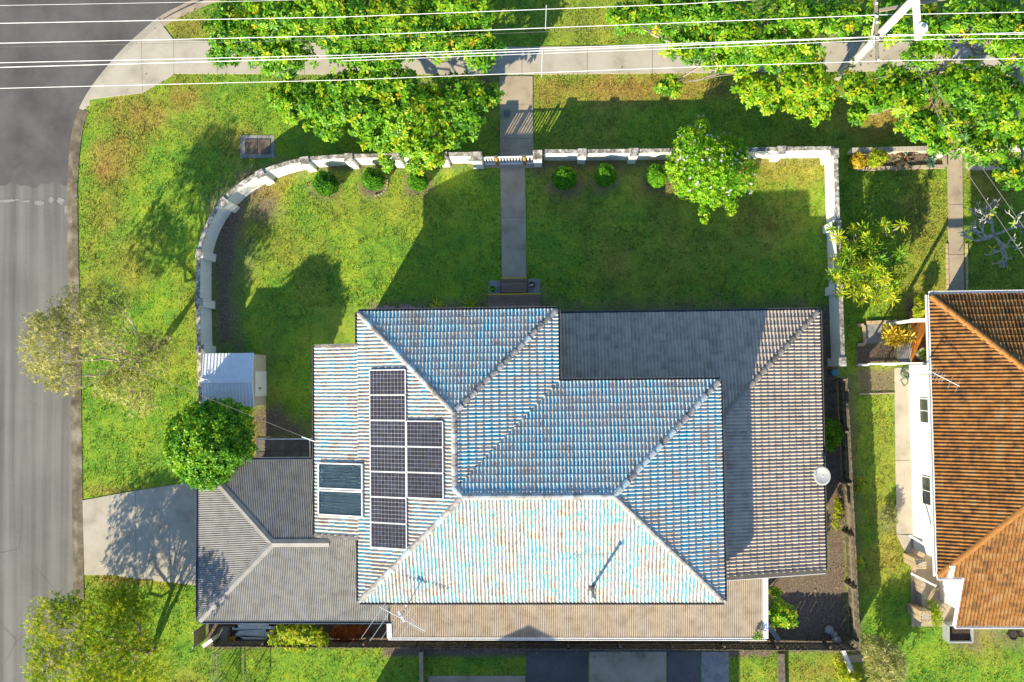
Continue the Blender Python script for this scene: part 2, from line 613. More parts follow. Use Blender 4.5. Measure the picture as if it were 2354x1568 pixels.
# ------------------------------------------------------------------ road, gutter, kerb
t = NT('old_asphalt')
st = t.noise(1.0, 3, .6, (2.2, .05, 1), .02)
fine = t.noise(22, 5, .9)
big = t.noise(.35, 4)
f = t.math('ADD', t.math('ADD', t.math('MULTIPLY', st, .42), t.math('MULTIPLY', fine, .38)), t.math('MULTIPLY', big, .2))
c = t.ramp(f, [(.33, (.07, .067, .064)), (.47, (.135, .133, .122)), (.56, (.185, .183, .168)), (.68, (.23, .226, .208))])
t.bump(fine, .5, .02)
def cracks(t, c, sc, seedx):
    vo = t.n('ShaderNodeTexVoronoi', feature='DISTANCE_TO_EDGE')
    vo.inputs['Scale'].default_value = sc
    mp = t.n('ShaderNodeMapping')
    mp.inputs['Location'].default_value = (seedx, 3.3, 0)
    wob = t.n('ShaderNodeTexNoise')
    wob.inputs['Scale'].default_value = 2.2
    t.l(t.position(), wob.inputs['Vector'])
    mx = t.n('ShaderNodeMix', data_type='VECTOR')
    mx.inputs[0].default_value = .12
    t.l(t.position(), mx.inputs[4])
    t.l(wob.outputs['Color'], mx.inputs[5])
    t.l(mx.outputs[1], mp.inputs['Vector'])
    t.l(mp.outputs[0], vo.inputs['Vector'])
    line = t.ramp(vo.outputs['Distance'], [(.002, 1.0), (.007, 0.0)])
    gate = t.ramp(t.noise(.30, 2), [(.52, 0.0), (.60, 1.0)])
    return t.mix(t.math('MULTIPLY', t.math('MULTIPLY', line, gate), .4), c, (.05, .048, .044))


M['road'] = t.done(cracks(t, c, .28, 1.7), .9, .25)
t = NT('newer_asphalt')
fine = t.noise(22, 5, .9)
big = t.noise(.5, 5, .6, (1, 1, 1))
f = t.math('ADD', t.math('MULTIPLY', fine, .4), t.math('MULTIPLY', big, .6))
c = t.ramp(f, [(.32, (.052, .048, .048)), (.5, (.10, .096, .094)), (.66, (.14, .135, .13))])
t.bump(fine, .5, .02)
M['road_new'] = t.done(cracks(t, c, .22, 8.1), .9, .25)
setting('road', MB().add([(p[0], p[1], -.13) for p in ROAD_POLY][::-1], [tuple(range(len(ROAD_POLY)))]), M['road'])
seam = W(0, 440)[1]
pn = [tuple(p) for p in KL if p[1] > seam + .1]
edge = [(p[0] - .02, p[1]) for p in pn]
yy = edge[0][1]
jag = [(x, yy + .12 * math.sin(x * 3.1) + .07 * math.sin(x * 8.7)) for x in np.linspace(-27.5, edge[0][0], 26)]
poly = edge + [(edge[-1][0], 60), (-70, 60), (-70, yy)] + jag[:-1]
setting('road_resurfaced', MB().add([(p[0], p[1], -.124) for p in poly][::-1], [tuple(range(len(poly)))]), M['road_new'])
for (u, v, a, b) in ((15, 462, 26, 4), (62, 463, 10, 3), (92, 466, 15, 7), (117, 460, 7, 8), (140, 462, 9, 10), (40, 459, 10, 2), (152, 480, 5, 12)):
    c0 = W(u, v, -.13)
    ring = []
    for k in range(12):
        r = random.uniform(.6, 1.15)
        ring.append((c0[0] + a * .0202 * r * math.cos(k * .5236), c0[1] + b * .0202 * r * math.sin(k * .5236), -.1195))
    o = setting('road_scab', MB().add(ring, [tuple(range(12))]), M['asphalt_patch_light'])

# kerb top and gutter along the kerb line
def offset_line(pts, d):
    out = []
    for i, p in enumerate(pts):
        q = pts[min(i + 1, len(pts) - 1)] - pts[max(i - 1, 0)]
        q = q / np.linalg.norm(q)
        out.append(p + np.array([-q[1], q[0]]) * d)
    return out


def strip(pa, pb, z0a, z1a, z1b):
    """closed strip between two lines: top z1a..z1b"""
    mb = MB()
    V = []
    for a, b in zip(pa, pb):
        V += [(a[0], a[1], z0a), (a[0], a[1], z1a), (b[0], b[1], z1b), (b[0], b[1], z0a)]
    F = []
    for i in range(len(pa) - 1):
        q = i * 4
        for k in range(4):
            F.append((q + k, q + 4 + k, q + 4 + (k + 1) % 4, q + (k + 1) % 4))
    F += [(0, 1, 2, 3), tuple((len(pa) - 1) * 4 + k for k in (3, 2, 1, 0))]
    return mb.add(V, F)


in_l = offset_line(KL, -.14)
out_l = offset_line(KL, .14)
gut_l = offset_line(KL, .44)
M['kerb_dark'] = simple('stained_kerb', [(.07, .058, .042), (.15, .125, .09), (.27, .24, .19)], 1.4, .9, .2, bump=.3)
i0 = min(range(len(KL)), key=lambda i: abs(KL[i][1] - W(0, 262)[1]) + abs(KL[i][0] - W(196, 262)[0]))
i1 = min(range(len(KL)), key=lambda i: np.hypot(*(KL[i] - W(372, 55)[:2])))
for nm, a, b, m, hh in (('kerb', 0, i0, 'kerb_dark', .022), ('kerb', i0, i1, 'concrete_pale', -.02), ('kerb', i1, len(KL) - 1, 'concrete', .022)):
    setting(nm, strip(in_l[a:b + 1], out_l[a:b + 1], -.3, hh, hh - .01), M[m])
    setting('gutter', strip([p for p in out_l[a:b + 1]], gut_l[a:b + 1], -.3, -.085 if m != 'concrete_pale' else -.04, -.112), M[m])
M['litter'] = simple('leaf_litter', [(.16, .11, .06), (.34, .25, .14), (.46, .36, .22)], 16, .95, bump=.6)

# ------------------------------------------------------------------ concrete paths, each slab a piece
HARD = [ROAD_POLY]


def slabs(name, polys, m, z0=-.1, z1=.03, gap=.012, parent=None):
    """polys in metres; the first makes the setting object's bed, each slab is a child"""
    bed = MB()
    for p in polys:
        bed.prism(p, z0 - .05, z1 - .025)
    root = setting(name, bed, M['mortar'])
    for p in polys:
        HARD.append(p)
        c = np.mean(np.array(p), axis=0)
        q = []
        for a in p:
            d = np.array(a) - c
            q.append(tuple(c + d * (1 - gap / max(.2, np.linalg.norm(d)))))
        part('slab', MB().prism(q, z0, z1 + random.uniform(-.004, .004)), m, root)
    return root


def quadstrip(top, bot, fr):
    """split the strip between polylines top and bot at fractions"""
    out = []
    for a, b in zip(fr[:-1], fr[1:]):
        def L(pl, f):
            return (pl[0][0] + (pl[1][0] - pl[0][0]) * f, pl[0][1] + (pl[1][1] - pl[0][1]) * f)
        out.append([L(top, a), L(top, b), L(bot, b), L(bot, a)])
    return out


fp = [X2([(211, 228), (231, 194), (259, 159), (295, 118), (325, 91), (328, 214), (262, 222)]),
      X2([(325, 91), (341, 78), (371, 54), (400, 92), (400, 172), (328, 214)])]
HARD.append(X2([(200, 245), (225, 190), (255, 150), (295, 105), (335, 70), (376, 42), (405, 92), (270, 225)]))
fp += [X2(q) for q in quadstrip([(400, 92), (1200, 108)], [(400, 170), (1200, 172)], np.linspace(0, 1, 9))]
fp += [X2(q) for q in quadstrip([(1200, 108), (2400, 92)], [(1200, 172), (2400, 160)], np.linspace(0, 1, 9))]
slabs('footpath', fp, M['concrete_pale'], z1=.02)
slabs('entrance_apron', [X2([(1148, 175), (1225, 175), (1225, 240), (1149, 240)]), X2([(1149, 240), (1225, 240), (1226, 319), (1149, 319)]),
                         X2([(1149, 319), (1226, 319), (1226, 372), (1149, 372)])], M['concrete'], z1=.022)
slabs('front_path', [X2([(1112, 370), (1226, 370), (1226, 386), (1112, 386)]), X2([(1150, 386), (1207, 386), (1209, 500), (1152, 500)]),
                     X2([(1152, 500), (1209, 500), (1210, 646), (1154, 646)])], M['concrete'])
slabs('driveway', [X2([(190, 1150), (253, 1138), (255, 1322), (194, 1322)]), X2([(253, 1138), (311, 1128), (313, 1330), (255, 1322)]),
                   X2([(311, 1128), (460, 1105), (462, 1347), (313, 1330)])], M['concrete_pale'], z1=.02)
slabs('neighbour_front_path', [X2([(2177, 345), (2212, 345), (2213, 470), (2179, 470)]), X2([(2179, 470), (2213, 470), (2215, 585), (2180, 585)]),
                               X2([(2180, 585), (2215, 585), (2217, 690), (2180, 690)])], M['concrete'])
slabs('neighbour_side_path', [X2([(2056, 845), (2100, 845), (2100, 1058), (2058, 1058)]), X2([(2058, 1058), (2100, 1058), (2104, 1228), (2061, 1228)]),
                              X2([(2061, 1228), (2094, 1230), (2094, 1278), (2081, 1270)])], M['concrete_pale'])
slabs('neighbour_patio', [X2([(2094, 1228), (2230, 1228), (2230, 1440), (2094, 1440)])], M['concrete'], z1=.035)
slabs('neighbour_porch_path', [X2([(1990, 745), (2028, 745), (2028, 789), (1990, 789)]), X2([(2062, 789), (2092, 789), (2092, 838), (2062, 838)])], M['concrete_grey'])
pv = []
for i in range(4):
    for j in range(2):
        pv.append(X2([(588 + i * 34.5, 1006 + j * 32), (588 + i * 34.5 + 33.5, 1006 + j * 32), (588 + i * 34.5 + 33.5, 1006 + j * 32 + 31), (588 + i * 34.5, 1006 + j * 32 + 31)]))
slabs('paved_strip', pv, simple('dark_pavers', [(.10, .088, .075), (.17, .15, .13)], 3, .9, rnd=.4, bump=.3), z1=.025)
# neighbour's drive south of the back fence
slabs('south_drive', [X2([(1354, 1498), (1532, 1498), (1532, 1640), (1354, 1640)]), X2([(984, 1553), (1208, 1553), (1208, 1640), (984, 1640)])], M['concrete'], z1=.02)
slabs('south_paving', [X2([(1612, 1498), (1675, 1498), (1675, 1640), (1612, 1640)])], M['concrete_grey'], z1=.024)
for nm, pl in (('south_asphalt', [(1210, 1498), (1352, 1498), (1352, 1640), (1210, 1640)]), ('south_asphalt', [(1534, 1498), (1610, 1498), (1610, 1640), (1534, 1640)])):
    setting(nm, MB().prism(X2(pl), -.1, .014), M['road_new'])
    HARD.append(X2(pl))
o = setting('south_stepping_slab', MB().prism(X2([(1925, 1505), (1985, 1505), (1985, 1522), (1925, 1522)]), -.05, .035), M['concrete'])
HARD += [X2([(700, 700), (1880, 714), (1890, 1460), (700, 1460)], 1.5), X2([(460, 1050), (830, 1050), (830, 1425), (460, 1425)], 1.0), X2([(2120, 690), (2400, 690), (2400, 1430), (2120, 1430)], 1.0),
         X2([(466, 812), (612, 812), (612, 935), (466, 935)], .3), X2([(1122, 640), (1243, 640), (1243, 720), (1122, 720)])]

# ------------------------------------------------------------------ grass blades, nobody could count them
NB = 300000
bx_ = rng.uniform(-27, 22.5, NB)
by_ = rng.uniform(-14.6, 19.0, NB)
bad = np.zeros(NB, bool)
for hpoly in HARD:
    bad |= inside(hpoly, bx_, by_)
bx_, by_ = bx_[~bad], by_[~bad]
dm, dr = masks(bx_, by_)
ok = rng.random(len(bx_)) > dm * 1.15
bx_, by_, dr = bx_[ok], by_[ok], dr[ok]
n = len(bx_)
BV = []
BD = []
BR = []
for k in range(2):
    ang = rng.uniform(0, 2 * math.pi, n)
    hgt = rng.uniform(.015, .05, n) * (.35 + 2.2 * np.clip(vnoise(bx_, by_, 4.5, 120) - .25, 0, 1))
    ln = rng.uniform(.03, .09, n)
    wd = rng.uniform(.012, .028, n)
    ca, sa = np.cos(ang), np.sin(ang)
    px = bx_ + rng.uniform(-.03, .03, n)
    py = by_ + rng.uniform(-.03, .03, n)
    z0 = np.full(n, -.02)
    v0 = np.stack([px - sa * wd, py + ca * wd, z0], 1)
    v1 = np.stack([px + sa * wd, py - ca * wd, z0], 1)
    v2 = np.stack([px + ca * ln, py + sa * ln, hgt], 1)
    BV.append(np.stack([v0, v1, v2], 1).reshape(-1, 3))
    BD.append(np.repeat(dr, 3))
    BR.append(np.repeat(rng.random(n), 3))
BV = np.concatenate(BV)
me = raw_mesh('grass', BV, np.arange(len(BV)).reshape(-1, 3), {'dry': np.concatenate(BD), 'rnd': np.concatenate(BR)})
o = place('grass', me, M['blades'])
o['kind'] = 'stuff'
o['label'] = 'short green and straw coloured grass of the lawns and verges'
o['category'] = 'grass'

# fallen leaves and bark chips on the soil
NL = 34000
lx = rng.uniform(-27, 22, NL)
ly = rng.uniform(-14, 18.5, NL)
dm, dr = masks(lx, ly)
ok = (rng.random(NL) < np.clip(dm, 0.012, 1)) & ~inside(ROAD_POLY, lx, ly)
for hpoly in HARD[-5:]:
    ok &= ~inside(hpoly, lx, ly)
lx, ly = lx[ok], ly[ok]
n = len(lx)
ang = rng.uniform(0, 6.28, n)
sz = rng.uniform(.02, .06, n)
dx, dy = np.cos(ang) * sz, np.sin(ang) * sz
hz = rng.uniform(.02, .05, n)
V = np.stack([np.stack([lx - dx, ly - dy, hz - .01], 1), np.stack([lx + dy * .5, ly - dx * .5, hz + .01], 1),
              np.stack([lx + dx, ly + dy, hz - .005], 1), np.stack([lx - dy * .5, ly + dx * .5, hz + .015], 1)], 1).reshape(-1, 3)
me = raw_mesh('fallen_leaves', V, np.arange(4 * n).reshape(-1, 4), {'rnd': np.repeat(rng.random(n), 4)})
M['dead_leaf'] = leaf_mat('fallen_leaf', [(.06, .04, .025), (.16, .10, .05), (.28, .20, .10), (.38, .30, .16)], .1, .8)
o = place('fallen_leaves', me, M['dead_leaf'])
o['kind'] = 'stuff'
o['label'] = 'scattered dry leaves and bark chips on soil and paths'
o['category'] = 'leaf litter'

# ------------------------------------------------------------------ tiled roofs
TW, TG = .30, .325


def tile_geo(lo=0.0, cut=False):
    """one double-roll tile, lower edge at t = 0, s across, n up; returns verts, faces, roll height"""
    ss = [0, .05, .12, .20, .28, .36, .42, .52, .60, .68, .76, .84, .90, 1.0]

    def hh(s):
        h = 0
        for c in (.20, .68):
            d = abs(s - c) / .20
            if d < 1:
                h = max(h, math.cos(d * math.pi / 2) ** 1.3)
        return h
    V, A = [], []
    for t_, base in ((0.0, .052), (TG + .02, .006)):
        for s in ss:
            V.append((s * TW, t_, base + .058 * hh(s) * (1.0 if t_ == 0 else .82)))
            A.append(hh(s))
    n = len(ss)
    for s in ss:
        V.append((s * TW, 0.0, .004 + .040 * hh(s)))
        A.append(0.0)
    F = [(i, i + 1, n + i + 1, n + i) for i in range(n - 1)] + [(2 * n + i, 2 * n + i + 1, i + 1, i) for i in range(n - 1)]
    return np.array(V), F, np.array(A)


TV, TF, TA = tile_geo()


def tile_mesh(rnd):
    return raw_mesh('roof_tile', TV, TF, {'rnd': np.full(len(TV), rnd), 'roll': TA})


class TileRoof:
    def __init__(s, parent, m, variants=14):
        s.parent = parent
        s.full = []
        s.cutV, s.cutF, s.cutR, s.cutA = [], [], [], []
        s.m = m
        s.vars = [tile_mesh(random.random()) for _ in range(variants)]

    def plane(s, poly, e0, e1, inward, tanp, skip=None, s0=0.0):
        """poly: plan outline (convex); e0,e1: eave ends with z; inward: unit plan direction up the slope"""
        e0 = np.array(e0, float)
        e1 = np.array(e1, float)
        S = e1 - e0
        S[2] = 0
        S /= np.linalg.norm(S)
        cosp = 1 / math.sqrt(1 + tanp * tanp)
        T = np.array([inward[0] * cosp, inward[1] * cosp, tanp * cosp])
        N = np.cross(S, T)
        if N[2] < 0:
            S = -S
            e0, e1 = e1, e0
            N = -N
        area = sum(poly[i][0] * poly[(i + 1) % len(poly)][1] - poly[(i + 1) % len(poly)][0] * poly[i][1] for i in range(len(poly)))
        if area < 0:
            poly = poly[::-1]
        P = np.array(poly)
        hp = []
        for i in range(len(P)):
            a, b = P[i], P[(i + 1) % len(P)]
            d = b - a
            nn = np.array([d[1], -d[0]]) / np.linalg.norm(d)       # outward
            if np.dot(nn, inward) < -.98:
                continue                                            # the eave itself
            hp.append((a, nn))
        rel = P - e0[:2]
        smin, smax = (rel @ S[:2]).min(), (rel @ S[:2]).max()
        tmax = (rel @ np.array(inward)).max() / cosp
        smin = math.floor((smin - s0) / TW) * TW + s0
        ni = int(math.ceil((smax - smin) / TW)) + 1
        nj = int(math.ceil(tmax / TG)) + 1
        for j in range(nj):
            for i in range(ni):
                o = e0 + S * (smin + i * TW) + T * (j * TG)
                cs = [(o + S * a + T * b)[:2] for a in (0, TW) for b in (.0, TG)]
                full = True
                out = False
                for a, nn in hp:
                    d = [np.dot(c - a, nn) for c in cs]
                    if min(d) > -.01:
                        out = True
                        break
                    if max(d) > .01:
                        full = False
                if out:
                    continue
                ce = np.mean(cs, axis=0)
                if skip and skip(ce):
                    continue
                Mx = np.eye(4)
                Mx[:3, 0], Mx[:3, 1], Mx[:3, 2], Mx[:3, 3] = S, T, N, o + N * (random.uniform(0, .006)) + T * random.uniform(-.006, .006)
                if full:
                    s.full.append(Mx)
                else:
                    bm = bmesh.new()
                    lay = bm.verts.layers.float.new('roll')
                    vs = [bm.verts.new((Mx @ np.append(v, 1))[:3]) for v in TV]
                    for v, a in zip(vs, TA):
                        v[lay] = a
                    for f in TF:
                        bm.faces.new([vs[k] for k in f])
                    for a, nn in hp:
                        d = [np.dot(c - a, nn) for c in cs]
                        if max(d) > .01:
                            bmesh.ops.bisect_plane(bm, geom=bm.verts[:] + bm.edges[:] + bm.faces[:], plane_co=(a[0], a[1], 0), plane_no=(nn[0], nn[1], 0), clear_outer=True)
                    if bm.faces:
                        bm.verts.index_update()
                        off = len(s.cutV)
                        r = random.random()
                        for v in bm.verts:
                            s.cutV.append(tuple(v.co))
                            s.cutR.append(r)
                            s.cutA.append(v[lay])
                        for f in bm.faces:
                            s.cutF.append(tuple(v.index + off for v in f.verts))
                    bm.free()

    def finish(s, single_count=300):
        order = sorted(range(len(s.full)), key=lambda k: np.linalg.norm(s.full[k][:3, 3] - np.array([1.5, 0, CAM_H])))
        for k in order[:single_count]:
            o = place('roof_tile', random.choice(s.vars), s.m, s.parent)
            o.matrix_basis = Matrix(s.full[k].tolist())
        rest = [s.full[k] for k in order[single_count:]]
        nv = len(TV)
        V = [np.array(s.cutV)] if s.cutV else []
        F = list(s.cutF)
        R = [np.array(s.cutR)] if s.cutV else []
        A = [np.array(s.cutA)] if s.cutV else []
        off = len(s.cutV)
        TH = np.hstack([TV, np.ones((nv, 1))])
        for Mx in rest:
            V.append((TH @ Mx.T)[:, :3])
            R.append(np.full(nv, random.random()))
            A.append(TA)
            F.extend([tuple(i + off for i in f) for f in TF])
            off += nv
        me = raw_mesh('roof_tiles', np.concatenate(V), F, {'rnd': np.concatenate(R), 'roll': np.concatenate(A)})
        o = place('roof_tiles', me, s.m, s.parent)
        o['kind'] = 'stuff'


def cap_mesh(L=.40):
    pr = [(-.155, -.075), (-.10, .010), (-.035, .052), (.035, .052), (.10, .010), (.155, -.075)]
    V, F = [], []
    for y, k, dz in ((-.02, 1.06, .020), (L + .01, .94, .0)):
        for a, b in pr:
            V.append((a * k, y, b * k + dz))
    for a, b in pr:
        V.append((a * .9, -.02, b * .9 - .012))
    n = len(pr)
    F = [(i, i + 1, n + i + 1, n + i) for i in range(n - 1)] + [(2 * n + i, 2 * n + i + 1, i + 1, i) for i in range(n - 1)]
    return raw_mesh('ridge_cap', V, F, {'rnd': np.full(len(V), random.random()), 'roll': np.full(len(V), .9)})


def caps(p0, p1, m, parent, lift=.055, L=.40):
    p0 = np.array(p0, float)
    p1 = np.array(p1, float)
    d = p1 - p0
    ln = np.linalg.norm(d)
    d /= ln
    n = max(1, int(round(ln / L)))
    vs = [cap_mesh(ln / n) for _ in range(4)]
    side = np.cross(d, (0, 0, 1))
    side /= np.linalg.norm(side)
    up = np.cross(side, d)
    for k in range(n):
        o = place('ridge_cap', random.choice(vs), m, parent)
        Mx = np.eye(4)
        Mx[:3, 0], Mx[:3, 1], Mx[:3, 2], Mx[:3, 3] = side, d, up, p0 + d * ln * k / n + np.array([0, 0, lift]) + side * random.uniform(-.006, .006)
        o.matrix_basis = Matrix(Mx.tolist())


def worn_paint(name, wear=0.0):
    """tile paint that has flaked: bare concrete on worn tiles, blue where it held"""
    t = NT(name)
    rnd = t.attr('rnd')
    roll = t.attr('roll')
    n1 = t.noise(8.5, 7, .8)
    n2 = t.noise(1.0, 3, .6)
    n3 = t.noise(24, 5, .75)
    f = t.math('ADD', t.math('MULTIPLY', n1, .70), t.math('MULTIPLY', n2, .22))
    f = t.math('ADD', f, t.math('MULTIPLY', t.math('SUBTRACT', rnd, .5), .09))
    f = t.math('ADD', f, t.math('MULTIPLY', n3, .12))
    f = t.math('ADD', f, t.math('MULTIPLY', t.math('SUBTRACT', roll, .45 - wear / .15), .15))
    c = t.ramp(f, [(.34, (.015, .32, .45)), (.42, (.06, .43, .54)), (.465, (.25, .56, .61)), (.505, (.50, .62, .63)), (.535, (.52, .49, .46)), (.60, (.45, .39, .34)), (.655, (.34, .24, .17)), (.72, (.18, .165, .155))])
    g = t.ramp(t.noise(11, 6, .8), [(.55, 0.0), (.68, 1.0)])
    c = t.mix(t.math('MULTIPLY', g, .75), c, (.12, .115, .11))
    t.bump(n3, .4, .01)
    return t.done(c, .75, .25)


def tile_mat(name, cols, scale=4, lo=.3, hi=.7, rmix=.35):
    t = NT(name)
    n1 = t.noise(scale, 6, .7)
    f = t.math('ADD', n1, t.math('MULTIPLY', t.math('SUBTRACT', t.attr('rnd'), .5), rmix))
    f = t.math('ADD', f, t.math('MULTIPLY', t.math('SUBTRACT', t.attr('roll'), .5), .08))
    c = t.ramp(f, [(lo + (hi - lo) * i / (len(cols) - 1), q) for i, q in enumerate(cols)])
    t.bump(t.noise(45, 3), .35, .01)
    return t.done(c, .85, .2)


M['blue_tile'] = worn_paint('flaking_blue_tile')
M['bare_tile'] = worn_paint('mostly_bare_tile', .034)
M['south_tile'] = worn_paint('paler_south_tile', .02)  # south slope: colours shifted a little from blue towards paler bare tones
M['cap_paint'] = tile_mat('flaking_pale_cap', [(.13, .125, .12), (.25, .24, .23), (.33, .325, .32), (.43, .44, .45), (.34, .52, .58)], 5, .3, .72, .3)
M['grey_tile'] = tile_mat('grey_brown_tile', [(.29, .24, .195), (.44, .365, .295), (.53, .445, .36)], 3, .25, .75, .22)
M['grey_cap'] = tile_mat('grey_brown_cap', [(.13, .115, .10), (.22, .19, .165), (.27, .235, .20)], 3, .25, .75, .45)
M['brown_tile'] = tile_mat('brown_tile', [(.05, .036, .028), (.135, .068, .028), (.235, .105, .028), (.25, .15, .062), (.21, .17, .125)], 3.0, .27, .76, .14)


def gutter(parent, pts, m, w=.13, h=.11, close=False, name='gutter'):
    """half-box gutter along eave lines pts (xyz), outside is to the right of travel"""
    P = pts + ([pts[0]] if close else [])
    for a, b in zip(P[:-1], P[1:]):
        a = np.array(a, float)
        b = np.array(b, float)
        d = (b - a) / np.linalg.norm(b - a)
        o = np.array([d[1], -d[0], 0])
        mb = MB()
        up = np.array([0, 0, 1.])
        a2, b2 = a - d * .0, b + d * .0
        for off, wd, z, hh in ((.015, .03, 0, h), (w - .012, .024, .012, h)):
            mb.bar(a2 + o * off + up * z, b2 + o * off + up * z, wd, hh)
        mb.bar(a2 + o * (w / 2) - up * (h / 2 - .012), b2 + o * (w / 2) - up * (h / 2 - .012), w - .056, .02)
        part(name, mb, m, parent)


# ------------------------------------------------------------------ main house
xW, xE1, xE2 = -8.015, .264, 6.836
yN1, yN2, yS = 2.73, -.248, -9.183
ze, tp = 4.765, .357
dW = 1.987
yA1, yA2 = 1.343, -6.588
xE3, yN3, yS3, zl = 11.555, 2.686, -8.427, 2.427
hw = (xE1 - xW) / 2
hd = (yN2 - yS) / 2
zr1 = ze + hw * tp
zr2 = ze + hd * tp
apexF = (xW + hw, yN1 - hw, zr1)
ridW = (xW + hd, yN2 - hd, zr2)
ridE = (xE2 - hd, yN2 - hd, zr2)
valB = (xW + hw, yN2 - hw, zr1)
zA = ze - dW * tp
xA = xW - dW

house = thing('main_house', ((xW + xE2) / 2, (yN1 + yS) / 2, 0), 'two storey house with flaking blue tiled hip roof and grey tiled lower wing', 'house')
ov = .5
wl_ = MB()
wl_.prism([(xW + ov, yN1 - ov), (xE1 - ov, yN1 - ov), (xE1 - ov, yN2 - ov), (xE2 - ov, yN2 - ov), (xE2 - ov, yS + ov), (xW + ov, yS + ov)], 0, ze - .06)
part('wall', wl_, M['white_wall'], house)
part('wall', MB().prism([(xA + .45, yA1 - .4), (xW + ov, yA1 - .4), (xW + ov, yA2 + .4), (xA + .45, yA2 + .4)], 0, [zA - .06, zA + .52, zA + .52, zA - .06]), M['white_wall'], house)
part('wall', MB().prism([(xE1 - ov + .01, yN3 - .45), (xE3 - .45, yN3 - .45), (xE3 - .45, yS3 + .15), (xE2 - ov + .01, yS3 + .15), (xE2 - ov + .01, yN2 - ov + .01), (xE1 - ov + .01, yN2 - ov + .01)], 0, zl - .05), M['cream_wall'], house)

# upper roof body (boards under the tiles and the soffit)
rb = MB()
e = -.03
rb.add([(xW, yN1, ze + e), (xE1, yN1, ze + e), (xE1, yN2, ze + e), (xE2, yN2, ze + e), (xE2, yS, ze + e), (xW, yS, ze + e),
        (apexF[0], apexF[1], zr1 + e), (valB[0], valB[1], zr1 + e), (ridW[0], ridW[1], zr2 + e), (ridE[0], ridE[1], zr2 + e),
        (xA, yA1, zA + e), (xW, yA1, ze + e), (xW, yA2, ze + e), (xA, yA2, zA + e)],
       [(1, 0, 6), (2, 1, 6, 7), (3, 2, 7, 8, 9), (4, 3, 9), (5, 4, 9, 8), (0, 11, 12, 5, 8, 7, 6), (11, 10, 13, 12)])
rb.add([(xW, yN1, ze - .07), (xE1, yN1, ze - .07), (xE1, yN2, ze - .07), (xE2, yN2, ze - .07), (xE2, yS, ze - .07), (xW, yS, ze - .07)], [(0, 1, 2, 3, 4, 5)])
rb.add([(xA, yA1, zA - .1), (xW, yA1, ze - .1), (xW, yA2, ze - .1), (xA, yA2, zA - .1)], [(0, 1, 2, 3)])
roof_up = part('roof', rb, M['roof_deck'], house)
tr = TileRoof(roof_up, M['blue_tile'])
tr.plane([(xW, yN1), (xE1, yN1), apexF[:2]], (xW, yN1, ze), (xE1, yN1, ze), (0, -1), tp)
tr.plane([(xE1, yN1), (xE1, yN2), valB[:2], apexF[:2]], (xE1, yN1, ze), (xE1, yN2, ze), (-1, 0), tp)
tr.plane([(xE1, yN2), (xE2, yN2), ridE[:2], ridW[:2], valB[:2]], (xE1, yN2, ze), (xE2, yN2, ze), (0, -1), tp)
tr.plane([(xE2, yN2), (xE2, yS), ridE[:2]], (xE2, yN2, ze), (xE2, yS, ze), (-1, 0), tp)
tr3 = TileRoof(roof_up, M['south_tile'])
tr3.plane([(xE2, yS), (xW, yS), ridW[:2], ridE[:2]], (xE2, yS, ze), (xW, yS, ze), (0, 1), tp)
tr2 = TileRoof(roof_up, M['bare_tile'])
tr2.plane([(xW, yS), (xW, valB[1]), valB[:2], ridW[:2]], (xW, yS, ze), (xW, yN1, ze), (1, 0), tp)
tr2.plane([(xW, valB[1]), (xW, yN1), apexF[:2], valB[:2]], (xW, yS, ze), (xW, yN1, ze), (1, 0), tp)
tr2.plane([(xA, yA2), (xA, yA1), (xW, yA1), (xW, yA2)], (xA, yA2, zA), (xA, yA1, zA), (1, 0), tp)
tr.finish(300)
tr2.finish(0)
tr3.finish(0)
CP = M['cap_paint']
for a, b in (((xW, yN1, ze), apexF), ((xE1, yN1, ze), apexF), (apexF, valB), (valB, ridW), (ridW, ridE), ((xE2, yN2, ze), ridE), ((xE2, yS, ze), ridE), ((xW, yS, ze), ridW)):
    a = np.array(a, float)
    b = np.array(b, float)
    d = (b - a) / np.linalg.norm(b - a)
    caps(a + d * (.12 if a[2] < zr1 - .5 else 0), b, CP, roof_up)
part('valley_gutter', MB().bar(np.array([xE1, yN2, ze + .03]), np.array(valB) + [0, 0, .03], .26, .012), M['dark_gutter'], roof_up)
g_ = ze - .02
gutter(house, [(xW, yA1, g_), (xW, yN1, g_), (xE1, yN1, g_), (xE1, yN2, g_), (xE2, yN2, g_), (xE2, yS, g_), (xW, yS, g_), (xW, yA2, g_)][::-1], M['dark_gutter'])
gutter(house, [(xA, yA2, zA - .02), (xA, yA1, zA - .02)][::-1], M['dark_gutter'])
for yy in (yA1, yA2):
    s_ = 1 if yy == yA1 else -1
    part('barge_cap', MB().bar((xA, yy + s_ * .02, zA + .05), (xW, yy + s_ * .02, ze + .05), .14, .10), M['cap_paint'], roof_up)

# grey wing
tw = .30
zwN = zl + tw * (yN3 - (yN2 - ov))
zwE = zl + tw * (xE3 - (xE2 - ov))
rb = MB()
hx = xE2 - ov
hy = yN3 - (xE3 - hx)
zc = zl + tw * (xE3 - hx)
xL = xE1 + .02
rb.add([(xL, yN3, zl - .03), (xE3, yN3, zl - .03), (xE3, yS3, zl - .03), (hx, yS3, zc - .03), (hx, hy, zc - .03), (hx, yN2 - ov, zl + tw * (yN3 - yN2 + ov) - .03), (xL, yN2 - ov, zl + tw * (yN3 - yN2 + ov) - .03)],
       [(6, 5, 4, 1, 0), (1, 4, 3, 2)])
rb.add([(xL, yN3, zl - .08), (xE3, yN3, zl - .08), (xE3, yS3, zl - .08), (hx, yS3, zl - .08), (hx, yN2 - ov, zl - .08), (xL, yN2 - ov, zl - .08)], [(0, 1, 2, 3, 4, 5)])
